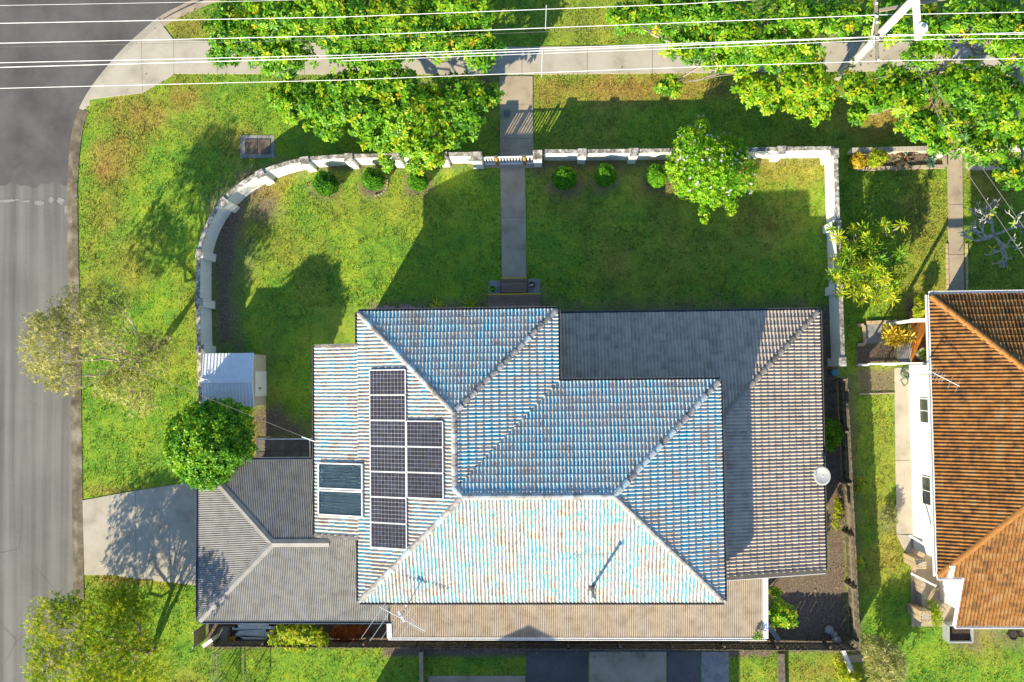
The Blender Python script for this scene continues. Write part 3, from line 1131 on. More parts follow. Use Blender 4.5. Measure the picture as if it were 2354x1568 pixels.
rb.prism([(hx, yS3), (xE3, yS3), (xE3, yS3 + .05), (hx, yS3 + .05)], zl - .09, [zc - .04, zl - .04, zl - .04, zc - .04])
roof_lo = part('wing_roof', rb, M['roof_deck'], house, label='grey brown tiled roof of the lower wing')
tl = TileRoof(roof_lo, M['grey_tile'])
tl.plane([(xL, yN3), (xE3, yN3), (hx, hy), (xL, hy)], (xL, yN3, zl), (xE3, yN3, zl), (0, -1), tw, skip=lambda c: c[0] < hx and c[1] < yN2 - ov - .2)
tl.plane([(xE3, yN3), (xE3, yS3), (hx, yS3), (hx, hy)], (xE3, yN3, zl), (xE3, yS3, zl), (-1, 0), tw)
tl.finish(0)
caps(np.array([xE3 - .1, yN3 - .1, zl + .03]), (hx, hy, zc), M['grey_cap'], roof_lo)
for k in range(12):
    f0, f1 = k / 12, (k + 1) / 12
    a = np.array([hx + (xE3 - hx) * f0, yS3 - .02, zc + (zl - zc) * f0 + .05])
    b = np.array([hx + (xE3 - hx) * f1 - .012, yS3 - .02, zc + (zl - zc) * f1 + .05])
    part('verge_tile', MB().bar(a, b, .22, .09 + random.uniform(-.006, .006)), M['grey_cap'], roof_lo)
part('barge_board', MB().bar((hx, yS3 - .15, zc - .03), (xE3, yS3 - .15, zl - .03), .03, .16), M['white_paint'], roof_lo)
gutter(house, [(xL, yN3, zl - .02), (xE3, yN3, zl - .02), (xE3, yS3, zl - .02)][::-1], M['dark_gutter'])
# windows the eaves hide from above but a step aside would show
for (x, y0, z, w_) in ((xE3 - .45, -1.0, 1.4, 1.8), (xE3 - .45, -5.2, 1.4, 1.8)):
    fr = part('window', MB().box(x - .02, x + .03, y0 - w_ / 2 - .06, y0 + w_ / 2 + .06, z - .66, z + .66), M['white_paint'], house)
    part('pane', MB().box(x + .03, x + .036, y0 - w_ / 2, y0 - .03, z - .6, z + .6), M['glass_dark'], fr)
    part('pane', MB().box(x + .03, x + .036, y0 + .03, y0 + w_ / 2, z - .6, z + .6), M['glass_dark'], fr)
for x0 in (-6.0, -3.9, -1.6):
    fr = part('window', MB().box(x0 - .8, x0 + .8, yN1 - ov - .02, yN1 - ov + .03, 3.1, 4.3), M['white_paint'], house)
    part('pane', MB().box(x0 - .74, x0 - .03, yN1 - ov + .03, yN1 - ov + .036, 3.16, 4.24), M['glass_dark'], fr)
    part('pane', MB().box(x0 + .03, x0 + .74, yN1 - ov + .03, yN1 - ov + .036, 3.16, 4.24), M['glass_dark'], fr)
dr_ = part('door', MB().box(-2.2, -1.2, yN1 - ov, yN1 - ov + .04, .35, 2.4), M['timber_grey'], house)
part('handle', MB().box(-1.36, -1.30, yN1 - ov + .04, yN1 - ov + .10, 1.3, 1.45), M['steel'], dr_)

# ------------------------------------------------------------------ corrugated roofs
def corrugated(poly, axis_dir, zfun, pitch=.080, amp=.015, thick=0.0):
    """sheet over a convex plan polygon, flutes running along axis_dir (plan unit vector)"""
    ax = np.array(axis_dir, float)
    pr = np.array([-ax[1], ax[0]])
    P = np.array(poly)
    a = P @ pr
    n = len(P)
    V, F = [], []
    seg = 6
    k0 = int(math.floor(a.min() / pitch * seg))
    k1 = int(math.ceil(a.max() / pitch * seg))
    rows = []
    for k in range(k0, k1 + 1):
        c = min(max(k * pitch / seg, a.min() + 1e-4), a.max() - 1e-4)
        hits = []
        for i in range(n):
            p, q = P[i], P[(i + 1) % n]
            da, db = p @ pr - c, q @ pr - c
            if (da <= 0 < db) or (db <= 0 < da):
                t_ = da / (da - db)
                hits.append((p + (q - p) * t_) @ ax)
        if len(hits) >= 2:
            rows.append((c, min(hits), max(hits), k))
    for c, lo, hi, k in rows:
        h = amp * math.cos(2 * math.pi * k / seg)
        for e_ in (lo, hi):
            p = ax * e_ + pr * c
            V.append((p[0], p[1], zfun(p[0], p[1]) + h))
    for i in range(len(rows) - 1):
        F.append((2 * i, 2 * i + 2, 2 * i + 3, 2 * i + 1))
    mb = MB()
    mb.add(V, F)
    return mb


def sheet_part(name, poly, ax, zf, m, parent):
    mb = corrugated(poly, ax, zf)
    o = place(name, raw_mesh(name, mb.V, mb.F), m, parent)
    md = o.modifiers.new('thickness', 'SOLIDIFY')
    md.thickness = .004
    md.offset = -1
    return o


M['grey_sheet'] = simple('grey_steel_sheet', [(.145, .14, .135), (.19, .19, .186), (.225, .225, .22)], 2.6, .55, .4, rnd=.1)
M['beige_sheet'] = simple('beige_steel_sheet', [(.22, .175, .13), (.29, .24, .19), (.34, .285, .23)], 2.4, .6, .35)
zc0, tc = 2.35, .20
cW, cN = W(457, 1250, zc0)[0], W(600, 1058, zc0)[1]
cS = W(600, 1427, zc0)[1]
cE = W(893, 1427, zc0)[0]
ch = (cN - cS) / 2
zcr = zc0 + ch * tc
cap_x = cW + ch
cm = (cN + cS) / 2
xRe = W(757, 1253, zcr)[0]
cxi = xA + .45
carport = thing('carport', ((cW + cxi) / 2, cm, 0), 'carport with grey corrugated steel hip roof beside the driveway', 'carport')
rf = sheet_part('roof_sheet', [(cW, cN), (cW, cS), (cap_x, cm)], (1, 0), lambda x, y: zc0 + (x - cW) * tc, M['grey_sheet'], carport)
sheet_part('roof_sheet', [(cW, cN), (cap_x, cm), (xRe, cm), (xRe, cN)], (0, 1), lambda x, y: zc0 + (cN - y) * tc, M['grey_sheet'], carport)
sheet_part('roof_sheet', [(cW, cS), (cap_x, cm), (xRe, cm), (xRe, cS)], (0, 1), lambda x, y: zc0 + (y - cS) * tc, M['grey_sheet'], carport)
sheet_part('roof_sheet', [(xRe, cS), (xRe, cm + .75), (cE, cm + .75), (cE, cS)], (0, 1), lambda x, y: zc0 + (y - cS) * tc, M['grey_sheet'], carport)
for a, b in (((cW, cN, zc0), (cap_x, cm, zcr)), ((cW, cS, zc0), (cap_x, cm, zcr)), ((cap_x, cm, zcr), (xRe, cm, zcr))):
    a = np.array(a)
    b = np.array(b)
    d = (b - a) / np.linalg.norm(b - a)
    sd = np.cross(d, (0, 0, 1))
    mb = MB()
    V = []
    for p in (a, b):
        for k, dz in ((-.17, -.015), (0, .045), (.17, -.015)):
            V.append(p + sd * k + np.array([0, 0, dz + .018]))
    mb.add(V, [(0, 1, 4, 3), (1, 2, 5, 4)])
    o = part('ridge_flashing', mb, M['grey_sheet'], carport)
    md = o.modifiers.new('thickness', 'SOLIDIFY')
    md.thickness = .006
M['sheet_gutter'] = simple('slate_gutter', [(.07, .085, .11), (.11, .13, .16)], 5, .4, .5)
gutter(carport, [(xA + .3, cN, zc0 - .04), (cW, cN, zc0 - .04), (cW, cS, zc0 - .04), (cE, cS, zc0 - .04)], M['sheet_gutter'])
for (x, y) in ((cW + .15, cN - .15), (cW + .15, cm), (cW + .15, cS + .15), (cap_x, cN - .15), (cap_x, cS + .15), (cxi - .2, cS + .15), (cE - .3, cS + .15)):
    part('post', MB().box(x - .05, x + .05, y - .05, y + .05, 0, zc0 - .03 + (.0)), M['white_paint'], carport)
part('floor_slab', MB().box(cW + .35, cxi - .03, cS + .35, cN - .3, -.1, .028), M['concrete_grey'], carport)
part('beam', MB().box(cW + .10, cW + .20, cS + .21, cN - .21, zc0 - .17, zc0 - .035), M['white_paint'], carport)

# back verandah with beige sheeting
vz, vt = 2.30, .07
vW = W(898, 1450, vz)[0]
vE = W(1757, 1450, vz)[0]
vS = W(1300, 1466, vz)[1]
ver = thing('back_verandah', ((vW + vE) / 2, vS + 1, 0), 'long back verandah with beige corrugated roof along the rear of the house', 'verandah')
vN = yS + ov
sheet_part('roof_sheet', [(vW, vS), (vE, vS), (vE, vN), (vW, vN)], (0, 1), lambda x, y: vz + (y - vS) * vt, M['beige_sheet'], ver)
v2 = yS3 + .25
sheet_part('roof_sheet', [(xE2 - ov, vN), (vE, vN), (vE, yS3 - .18), (xE2 - ov, yS3 - .18)], (0, 1), lambda x, y: vz + (y - vS) * vt, M['beige_sheet'], ver)
part('barge_flashing', MB().bar((vE + .04, vS - .02, vz + .03), (vE + .04, yS3 - .2, vz + .03 + (yS3 - vS) * vt), .22, .04), M['white_metal'], ver)
part('barge_flashing', MB().bar((vW - .05, vS - .02, vz + .03), (vW - .05, cS - .12, vz + .03 + (cS - vS) * vt), .2, .04), M['white_metal'], ver)
gutter(ver, [(vW - .1, vS, vz - .03), (vE + .1, vS, vz - .03)], M['white_metal'], w=.11)
for x in np.linspace(vW + .2, vE - .2, 7):
    part('post', MB().box(x - .045, x + .045, vS + .1, vS + .19, 0, vz - .03), M['white_paint'], ver)
part('floor_slab', MB().box(vW + .1, vE - .05, vS + .05, yS + ov - .02, -.1, .05), M['concrete_grey'], ver)
part('beam', MB().box(vW, vE, vS + .10, vS + .19, vz - .16, vz - .028), M['white_paint'], ver)
for k, x in enumerate(np.linspace(vW + 2, vE - 2, 4)):
    fr = part('window', MB().box(x - .8, x + .8, yS + ov - .035, yS + ov - .005, .9, 2.0), M['white_paint'], ver)
    part('pane', MB().box(x - .74, x + .74, yS + ov - .041, yS + ov - .035, .96, 1.94), M['glass_dark'], fr)

# ------------------------------------------------------------------ solar panels on the west slope
nW = np.array([-tp, 0, 1]) / math.sqrt(1 + tp * tp)
pW = np.array([xW, 0, ze + .17])
t = NT('solar_cell')
oi = t.n('ShaderNodeObjectInfo').outputs['Random']
c = t.ramp(t.math('ADD', t.math('MULTIPLY', oi, .7), t.math('MULTIPLY', t.noise(30, 3), .3)), [(.2, (.030, .026, .028)), (.6, (.040, .036, .042)), (.85, (.045, .048, .075))])
M['cell'] = t.done(c, .18, .5)
CN = {'m': None}


def solar(u0, u1, v0, v1, label):
    c4 = [WP(u, v, pW, nW) for u, v in ((u0, v0), (u1, v0), (u1, v1), (u0, v1))]
    cen = sum(c4) / 4
    ex = (c4[1] - c4[0] + c4[2] - c4[3]) / 2
    ey = (c4[0] - c4[3] + c4[1] - c4[2]) / 2
    lx_, ly_ = np.linalg.norm(ex), np.linalg.norm(ey)
    T = np.array([1, 0, tp]) / math.sqrt(1 + tp * tp)
    S = np.array([0, 1., 0])
    root = thing('solar_panel', cen, label, 'solar panel', 'solar panels on the west roof slope')

    def at(a, b, h):
        return cen + T * a + S * b + nW * h
    a, b = lx_ / 2 - .012, ly_ / 2 - .008
    fr = MB()
    for p, q in (((-a, -b), (a, -b)), ((-a, b), (a, b))):
        fr.bar(at(p[0], p[1], -.02), at(q[0], q[1], -.02), .035, .045, nW)
    for s_ in (-1, 1):
        fr.bar(at(s_ * a, -b + .018, -.02), at(s_ * a, b - .018, -.02), .035, .045, nW)
    part('frame', fr, M['alu_white'], root)
    bk = MB()
    bk.bar(at(-a + .018, 0, -.02), at(a - .018, 0, -.02), 2 * b - .036, .02, nW)
    part('backsheet', bk, M['backsheet'], root)
    nx_, ny_ = 10, 6
    cw, ch_ = (2 * a - .045) / nx_, (2 * b - .045) / ny_
    if CN['m'] is None:
        w2, h2 = cw / 2 - .0055, ch_ / 2 - .0055
        k = .012
        ring = [(-w2 + k, -h2), (w2 - k, -h2), (w2, -h2 + k), (w2, h2 - k), (w2 - k, h2), (-w2 + k, h2), (-w2, h2 - k), (-w2, -h2 + k)]
        CN['m'] = raw_mesh('cell', [(p[0], p[1], .004) for p in ring] + [(p[0], p[1], 0) for p in ring], [tuple(range(8))] + [(i, i + 8, (i + 1) % 8 + 8, (i + 1) % 8) for i in range(8)])
    for i in range(nx_):
        for j in range(ny_):
            o = place('cell', CN['m'], M['cell'], root)
            p = at(-a + .0225 + cw * (i + .5), -b + .0225 + ch_ * (j + .5), -.009)
            Mx = np.eye(4)
            Mx[:3, 0], Mx[:3, 1], Mx[:3, 2], Mx[:3, 3] = T, S, nW, p
            o.matrix_basis = Matrix(Mx.tolist())
    rl = MB()
    for f in (-.55, .55):
        rl.bar(at(f * a, -b - .04, -.085), at(f * a, b + .04, -.085), .045, .075, nW)
    part('mounting_rail', rl, M['alu'], root)


M['alu_white'] = simple('bright_frame', [(.62, .62, .62), (.72, .72, .72)], 8, .35, .5)
M['backsheet'] = simple('panel_backsheet', [(.42, .42, .46), (.55, .54, .56)], 25, .35, .5)
vb = [850, 908, 966.5, 1026, 1085, 1143.5, 1203, 1261]
pos_w = ['topmost', 'second', 'third', 'fourth', 'fifth', 'sixth', 'lowest']
for k in range(7):
    solar(849 + k * .5, 932 + k * .4, vb[k], vb[k + 1], '%s of the seven solar panels in the long column on the west slope' % pos_w[k])
vb2 = [968, 1027.5, 1087, 1146]
for k in range(3):
    solar(934 + k * .4, 1018 + k * .4, vb2[k], vb2[k + 1], '%s of the three solar panels in the short column nearest the ridge' % ['upper', 'middle', 'lower'][k])

# solar hot water collectors
M['collector_glass'] = simple('collector_glass', [(.055, .085, .10), (.085, .12, .135), (.12, .16, .17)], 3, .12, .6)
for k, (v0, v1, lab) in enumerate(((1065, 1125, 'upper of two framed glass hot water collectors near the roof edge'), (1128, 1186, 'lower of two framed glass hot water collectors near the roof edge'))):
    c4 = [WP(u, v, pW + [0, 0, -.04], nW) for u, v in ((732, v0), (834, v0), (834, v1), (733, v1))]
    cen = sum(c4) / 4
    a = np.linalg.norm(c4[1] - c4[0]) / 2
    b = np.linalg.norm(c4[3] - c4[0]) / 2
    T = np.array([1, 0, tp]) / math.sqrt(1 + tp * tp)
    S = np.array([0, 1., 0])
    root = thing('hot_water_collector', cen, lab, 'solar collector', 'hot water collectors on the west slope')

    def at(p, q, h):
        return cen + T * p + S * q + nW * h
    fr = MB()
    for s_ in (-1, 1):
        fr.bar(at(-a, s_ * (b - .025), 0), at(a, s_ * (b - .025), 0), .05, .11, nW)
        fr.bar(at(s_ * (a - .025), -b + .05, 0), at(s_ * (a - .025), b - .05, 0), .05, .11, nW)
    part('frame', fr, M['white_metal'], root)
    part('absorber', MB().bar(at(-a + .05, 0, -.02), at(a - .05, 0, -.02), 2 * b - .1, .03, nW), M['collector_glass'], root)
    for q in np.linspace(-b + .14, b - .14, 7):
        part('riser_tube', MB().tube([at(-a + .06, q, .0), at(a - .06, q, .0)], .011, 6), M['collector_tube'] if 'collector_tube' in M else M.setdefault('collector_tube', simple('riser', [(.16, .22, .22), (.22, .28, .28)], 6, .3)), root)
    gl = MB().bar(at(-a + .05, 0, .035), at(a - .05, 0, .035), 2 * b - .1, .006, nW)
    if 'clear' not in M:
        t = NT('clear_cover')
        t.done((.9, .95, .95), .05, .5)
        t.b.inputs['Transmission Weight'].default_value = 1.0
        t.b.inputs['IOR'].default_value = 1.1
        M['clear'] = t.m
    part('cover_glass', gl, M['clear'], root)

# ------------------------------------------------------------------ white garden wall
WH = 1.48
t = NT('stained_capping')
c = t.ramp(t.noise(4.5, 6, .75), [(.33, (.075, .068, .06)), (.47, (.20, .185, .165)), (.56, (.42, .40, .37)), (.66, (.66, .65, .62))])
M['capping'] = t.done(c, .9, .2)
t = NT('streaked_white_paint')
s1 = t.noise(5, 5, .7, (3, 3, .25))
M['wall_white'] = t.done(t.ramp(s1, [(.28, (.52, .51, .48)), (.40, (.74, .73, .70)), (.6, (.80, .79, .77))]), .7, .25)


def wall_along(name, line, pillars, label, inner, h=WH, thick=.13, psize=(.36, .34), group=None):
    """line: smooth centre line in plan (list of 2-vectors); pillars: arc lengths; inner: +1 if the garden is left of travel"""
    L = [np.array(p) for p in line]
    cum = [0.0]
    for a, b in zip(L[:-1], L[1:]):
        cum.append(cum[-1] + np.linalg.norm(b - a))

    def at(s):
        s = min(max(s, 0), cum[-1])
        i = max(k for k in range(len(cum)) if cum[k] <= s + 1e-9)
        i = min(i, len(L) - 2)
        d = (L[i + 1] - L[i]) / np.linalg.norm(L[i + 1] - L[i])
        return L[i] + d * (s - cum[i]), d
    root = thing(name, (L[0][0], L[0][1], 0), label, 'wall', group)
    stops = [0.0] + list(pillars) + [cum[-1]]
    for a, b in zip(stops[:-1], stops[1:]):
        if b - a < .4:
            continue
        a2, b2 = a + (psize[0] / 2 if a in pillars else 0), b - (psize[0] / 2 if b in pillars else 0)
        n = max(2, int((b2 - a2) / .25))
        pa, pb, ca, cb = [], [], [], []
        for k in range(n + 1):
            p, d = at(a2 + (b2 - a2) * k / n)
            nn = np.array([-d[1], d[0]])
            pa.append(p - nn * thick / 2)
            pb.append(p + nn * thick / 2)
            ca.append(p - nn * (thick / 2 + .025))
            cb.append(p + nn * (thick / 2 + .025))
        part('wall_panel', strip(pa, pb, -.1, h - .06, h - .06), M['wall_white'], root)
        part('capping', strip(ca, cb, h - .06, h + random.uniform(-.004, .004), h), M['capping'], root)
    for s in pillars:
        p, d = at(s)
        nn = np.array([-d[1], d[0]]) * inner
        c = p + nn * .07

        def q(a, b, z):
            w = c + d * a + nn * b
            return (w[0], w[1], z)
        a, b = psize[0] / 2, psize[1] / 2
        mb = MB()
        mb.prism([q(-a, -b, 0)[:2], q(a, -b, 0)[:2], q(a, b, 0)[:2], q(-a, b, 0)[:2]], -.1, h + .02)
        pl = part('pillar', mb, M['wall_white'], root)
        a += .015
        b += .015
        part('pillar_cap', MB().prism([q(-a, -b, 0)[:2], q(a, -b, 0)[:2], q(a, b, 0)[:2], q(-a, b, 0)[:2]], h + .02, h + .075), M['capping'], pl)
    return root


def arc_of(line, uv, z):
    q = W(uv[0], uv[1], z)[:2]
    best, s, cum = 1e9, 0, 0
    for a, b in zip(line[:-1], line[1:]):
        d = b - a
        ln = np.linalg.norm(d)
        t_ = min(max(np.dot(q - a, d) / ln ** 2, 0), 1)
        dd = np.linalg.norm(a + d * t_ - q)
        if dd < best:
            best, s = dd, cum + t_ * ln
        cum += ln
    return s


# left part: from the gate round the corner and down to the tree
tp_l = [(1092, 354), (1018, 355), (900, 357), (801, 359), (720, 364), (660, 375), (600, 396), (545, 430), (502, 474), (474, 522), (459, 570), (455, 620), (455, 700), (457, 800), (459, 870), (461, 935)]
line = smooth_line([W(u, v, WH) for u, v in tp_l], 6)
pil = [arc_of(line, p, WH) for p in ((1018, 355), (910, 357), (801, 359), (700, 368), (597, 398), (512, 463), (457, 583), (456, 696), (458, 803))]
wall_along('garden_wall', line, sorted(pil), 'white rendered garden wall curving from the gate around the street corner', +1)
tp_r = [(1250, 348), (1338, 348), (1457, 347), (1570, 345), (1683, 344), (1796, 342), (1918, 341)]
line = [W(u, v, WH)[:2] for u, v in tp_r]
pil = [arc_of(line, p, WH) for p in tp_r[1:6]]
wall_along('garden_wall', line, pil, 'straight white rendered garden wall from the gate to the flowering bush and boundary', -1)
tp_e = [(1921, 338), (1926, 500), (1932, 660), (1939, 850)]
line = [W(u, v, WH)[:2] for u, v in tp_e]
pil = [arc_of(line, p, WH) for p in ((1921, 352), (1927, 517), (1932, 664), (1938, 832))]
wall_along('boundary_wall', line, pil, 'white rendered boundary wall between the lawn and the neighbouring garden', -1)
for (u0, u1, v0, v1, lab) in ((1082, 1106, 350, 388, 'wide white gate pier left of the slatted gate'), (1226, 1245, 346, 378, 'narrow white gate pier right of the slatted gate')):
    a = W(u0, v0, 1.6)
    b = W(u1, v0, 1.6)
    yb = W(u0, v1, 0)[1]
    root = thing('gate_pier', ((a[0] + b[0]) / 2, (a[1] + yb) / 2, 0), lab, 'gate pier')
    y0 = min(yb, a[1] - .4)
    part('pier', MB().box(a[0], b[0], y0, a[1], -.1, 1.53), M['wall_white'], root)
    part('pier_cap', MB().box(a[0] - .02, b[0] + .02, y0 - .02, a[1] + .02, 1.53, 1.60), M['capping'], root)

# gate: fixed slat panels either side of a swinging slatted leaf between timber posts
gy = W(1170, 378, 0)[1]
zt = 1.45


def gx_at(u):
    return W(u, 366, zt)[0]


gate = thing('slatted_gate', (gx_at(1172), gy, 0), 'white slatted metal gate leaf between two oiled timber posts', 'gate')
x0, x1 = gx_at(1144), gx_at(1200)
part('top_rail', MB().box(x0, x1, gy - .03, gy + .03, zt - .05, zt), M['white_metal'], gate)
part('bottom_rail', MB().box(x0, x1, gy - .03, gy + .03, .10, .15), M['white_metal'], gate)
for k in range(8):
    x = x0 + (x1 - x0) * (k + .5) / 8
    part('slat', MB().box(x - .032, x + .032, gy - .012, gy + .012, .15, zt - .05), M['white_metal'], gate)
part('latch', MB().box(x1 - .10, x1 - .02, gy - .07, gy - .03, .92, 1.05), M['steel'], gate)
for k, (u0, u1, lab, ns) in enumerate(((1110, 1136, 'fixed white slat panel between the wide pier and gate post', 4), (1209, 1226, 'fixed white slat panel between the gate post and narrow pier', 2))):
    x0, x1 = gx_at(u0), gx_at(u1)
    r = thing('slat_panel', ((x0 + x1) / 2, gy, 0), lab, 'fence panel')
    part('top_rail', MB().box(x0, x1, gy - .03, gy + .03, zt - .05, zt), M['white_metal'], r)
    part('bottom_rail', MB().box(x0, x1, gy - .03, gy + .03, .10, .15), M['white_metal'], r)
    for j in range(ns):
        x = x0 + (x1 - x0) * (j + .5) / ns
        part('slat', MB().box(x - .032, x + .032, gy - .012, gy + .012, .15, zt - .05), M['white_metal'], r)
for u, lab in ((1139.5, 'oiled timber gate post on the hinge side near the wide pier'), (1204.5, 'oiled timber gate post on the latch side near the narrow pier')):
    x = gx_at(u)
    r = thing('gate_post', (x, gy, 0), lab, 'post')
    part('post', MB().box(x - .055, x + .055, gy - .055, gy + .055, -.1, 1.52), M['timber_orange'], r)
    part('post_cap', MB().box(x - .06, x + .06, gy - .06, gy + .06, 1.52, 1.55), M['timber_grey'], r)

# drain grate in the apron, brick pit cover on the verge
c0 = W(1165, 262)
r = thing('drain_grate', (c0[0], c0[1], .02), 'small square drain grate in the entrance apron', 'drain')
mb = MB()
for s_ in (-1, 1):
    mb.box(c0[0] - .2, c0[0] + .2, c0[1] + s_ * .17 - .03, c0[1] + s_ * .17 + .03, .0, .045)
    mb.box(c0[0] + s_ * .17 - .03, c0[0] + s_ * .17 + .03, c0[1] - .14, c0[1] + .14, .0, .045)
part('frame', mb, simple('old_frame', [(.22, .21, .15), (.30, .28, .2)], 8, .8), r)
part('well', MB().box(c0[0] - .14, c0[0] + .14, c0[1] - .14, c0[1] + .14, .0, .028), M['black_plastic'], r)
for k in range(5):
    y = c0[1] - .11 + k * .055
    part('bar', MB().box(c0[0] - .14, c0[0] + .14, y - .01, y + .01, .028, .04), M['steel'], r)
pc = W(590, 336)
r = thing('pit_cover', (pc[0], pc[1], 0), 'rectangular brown pit cover with concrete surround on the verge', 'pit cover')
p = X2([(553, 311), (630, 311), (632, 362), (553, 364)])
part('surround', MB().prism(p, -.08, .012), M['concrete_grey'], r)
part('lid', MB().prism(X2([(563, 321), (592, 321), (592, 354), (563, 354)]), .02, .05), simple('rust_brown', [(.10, .075, .055), (.16, .125, .095)], 5, .85), r)
part('lid', MB().prism(X2([(593, 321), (622, 321), (622, 354), (593, 354)]), .02, .047), bpy.data.materials['rust_brown'], r)

# ------------------------------------------------------------------ deck steps and pots at the front door
def deck(name, u0, u1, v0, v1, z, nb, label):
    a = W(u0, v0, z)
    b = W(u1, v1, z)
    r = thing(name, ((a[0] + b[0]) / 2, (a[1] + b[1]) / 2, 0), label, 'step')
    ya, yb = a[1], b[1]
    part('frame', MB().box(a[0] + .03, b[0] - .03, yb, ya - .04, 0, z - .03), M['timber_grey'], r)
    bw = (ya - .05 - yb) / nb
    me_ = raw_mesh('board', [(p[0], p[1], p[2]) for p in MB().box(a[0], b[0], -bw / 2 + .005, bw / 2 - .005, -.028, 0).V], MB().box(0, 1, 0, 1, 0, 1).F)
    for k in range(nb):
        o = place('board', me_, M['timber_deck'], r)
        o.location = (random.uniform(-.006, .006), yb + bw * (k + .5), z + random.uniform(-.003, .003))
    part('nosing', MB().box(a[0] - .005, b[0] + .005, ya - .05, ya - .002, z - .03, z + .008), M['yellow_strip'], r)


deck('deck_step', 1152, 1211.5, 638, 672, .17, 7, 'small brown timber deck step with yellow edge at the path end')
deck('deck_landing', 1121.5, 1243, 675.5, 722, .36, 8, 'wide brown timber landing with yellow edge under the front eave')
for (u0, u1, v0, v1, lab) in ((1124, 1151, 646, 676, 'dark concrete pad with green plant pot left of the deck step'), (1213, 1241, 641, 676, 'dark concrete pad with terracotta pot right of the deck step')):
    single('concrete_pad', MB().prism(X2([(u0, v0), (u1, v0), (u1, v1), (u0, v1)]), -.05, .06), M['concrete_grey'], lab, 'concrete pad')


def pot(c, r0, h, m, label, leaf=None, stones=False):
    r = thing('plant_pot', c, label, 'plant pot')
    part('pot', MB().lathe(c, [(r0 * .7, 0), (r0 * .95, h * .8), (r0, h), (r0 * .88, h), (r0 * .84, h * .85)], 18), m, r, smooth=False)
    part('soil', MB().lathe((c[0], c[1], c[2] + h * .80), [(r0 * .86, 0), (r0 * .84, .02)], 14), M['soil'], r)
    if stones:
        for k in range(9):
            a = random.uniform(0, 6.28)
            q = random.uniform(0, r0 * .6)
            part('pebble', MB().lathe((c[0] + q * math.cos(a), c[1] + q * math.sin(a), c[2] + h * .84), [(.02, 0), (.045, .02), (.03, .05), (.004, .06)], 7), M['stone'], r)
    return r

# ------------------------------------------------------------------ foliage
def leaf_verts(P, D, N, ln, wd, fold=.25, droop=.15, simple_leaf=False):
    """P base, D direction, N normal (all n x 3), returns verts (n*k), faces"""
    S = np.cross(D, N)
    S /= np.linalg.norm(S, axis=1, keepdims=True) + 1e-9
    N2 = np.cross(S, D)
    ln = ln[:, None]
    wd = wd[:, None]
    n = len(P)
    if simple_leaf:
        v = [P, P + D * ln * .5 + S * wd * .5 + N2 * wd * fold, P + D * ln - N2 * ln * droop, P + D * ln * .5 - S * wd * .5 + N2 * wd * fold]
        V = np.stack(v, 1).reshape(-1, 3)
        i = np.arange(n)[:, None] * 4
        F = np.concatenate([np.hstack([i, i + 1, i + 2]), np.hstack([i, i + 2, i + 3])])
        return V, F, 4
    v = [P, P + D * ln * .38 + S * wd * .42 + N2 * wd * fold, P + D * ln * .38 - S * wd * .42 + N2 * wd * fold,
         P + D * ln * .75 + S * wd * .46 + N2 * (wd * fold - ln * droop * .4), P + D * ln * .75 - S * wd * .46 + N2 * (wd * fold - ln * droop * .4),
         P + D * ln - N2 * ln * droop, P + D * ln * .55 - N2 * ln * droop * .2]
    V = np.stack(v, 1).reshape(-1, 3)
    i = np.arange(n)[:, None] * 7
    tri = [(0, 1, 6), (0, 6, 2), (1, 3, 6), (6, 4, 2), (3, 5, 6), (6, 5, 4)]
    F = np.concatenate([np.hstack([i + a, i + b, i + c]) for a, b, c in tri])
    return V, F, 7


def unit(a):
    return a / (np.linalg.norm(a, axis=-1, keepdims=True) + 1e-9)


def rosettes(C, A, k, ln, wd, spread=.5, jit=.3, fold=.25, droop=.2, simple_leaf=False, rnd=None):
    """k leaves around each centre C with axis A"""
    n = len(C)
    ref = np.where(np.abs(A[:, 2:3]) > .9, np.array([[1., 0, 0]]), np.array([[0, 0, 1.]]))
    X = unit(np.cross(A, ref))
    Y = np.cross(A, X)
    th = (np.arange(k)[None, :] * 2 * math.pi / k + rng.uniform(0, 6.28, (n, 1)) + rng.normal(0, jit, (n, k)))
    el = rng.normal(spread, .22, (n, k))
    D = (X[:, None] * np.cos(th)[..., None] + Y[:, None] * np.sin(th)[..., None]) * np.cos(el)[..., None] + A[:, None] * np.sin(el)[..., None]
    D = unit(D).reshape(-1, 3)
    AA = np.repeat(A, k, axis=0)
    N = unit(AA - D * np.sum(AA * D, axis=1, keepdims=True) + rng.normal(0, .25, D.shape))
    P = np.repeat(C, k, axis=0) + D * (np.asarray(ln) * .06)
    L = ln * rng.uniform(.7, 1.2, n * k)
    Wd = wd * rng.uniform(.8, 1.2, n * k)
    V, F, q = leaf_verts(P, D, N, L, Wd, fold, droop, simple_leaf)
    if rnd is None:
        rnd = rng.random(n)
    R = np.repeat(np.clip(np.repeat(rnd, k) + rng.normal(0, .12, n * k), 0, 1), q)
    return V, F, R


def blob_points(blobs, n, shell=(.62, 1.02), zmin=-.35, noise=.14, up=.0):
    """points in the outer shell of ellipsoids (cx,cy,cz,rx,ry,rz); also outward directions"""
    w = np.array([b[3] * b[4] + b[4] * b[5] + b[3] * b[5] for b in blobs])
    ks = rng.choice(len(blobs), n, p=w / w.sum())
    d = unit(rng.normal(0, 1, (n, 3)))
    d[:, 2] = np.where(d[:, 2] < zmin, -d[:, 2], d[:, 2])
    B = np.array(blobs)[ks]
    f = rng.uniform(shell[0], shell[1], n) + (vnoise(d[:, 0] * 3 + ks, d[:, 1] * 3, 1.3, 200) - .5) * noise * 2
    C = B[:, :3] + d * B[:, 3:] * f[:, None]
    return C, d


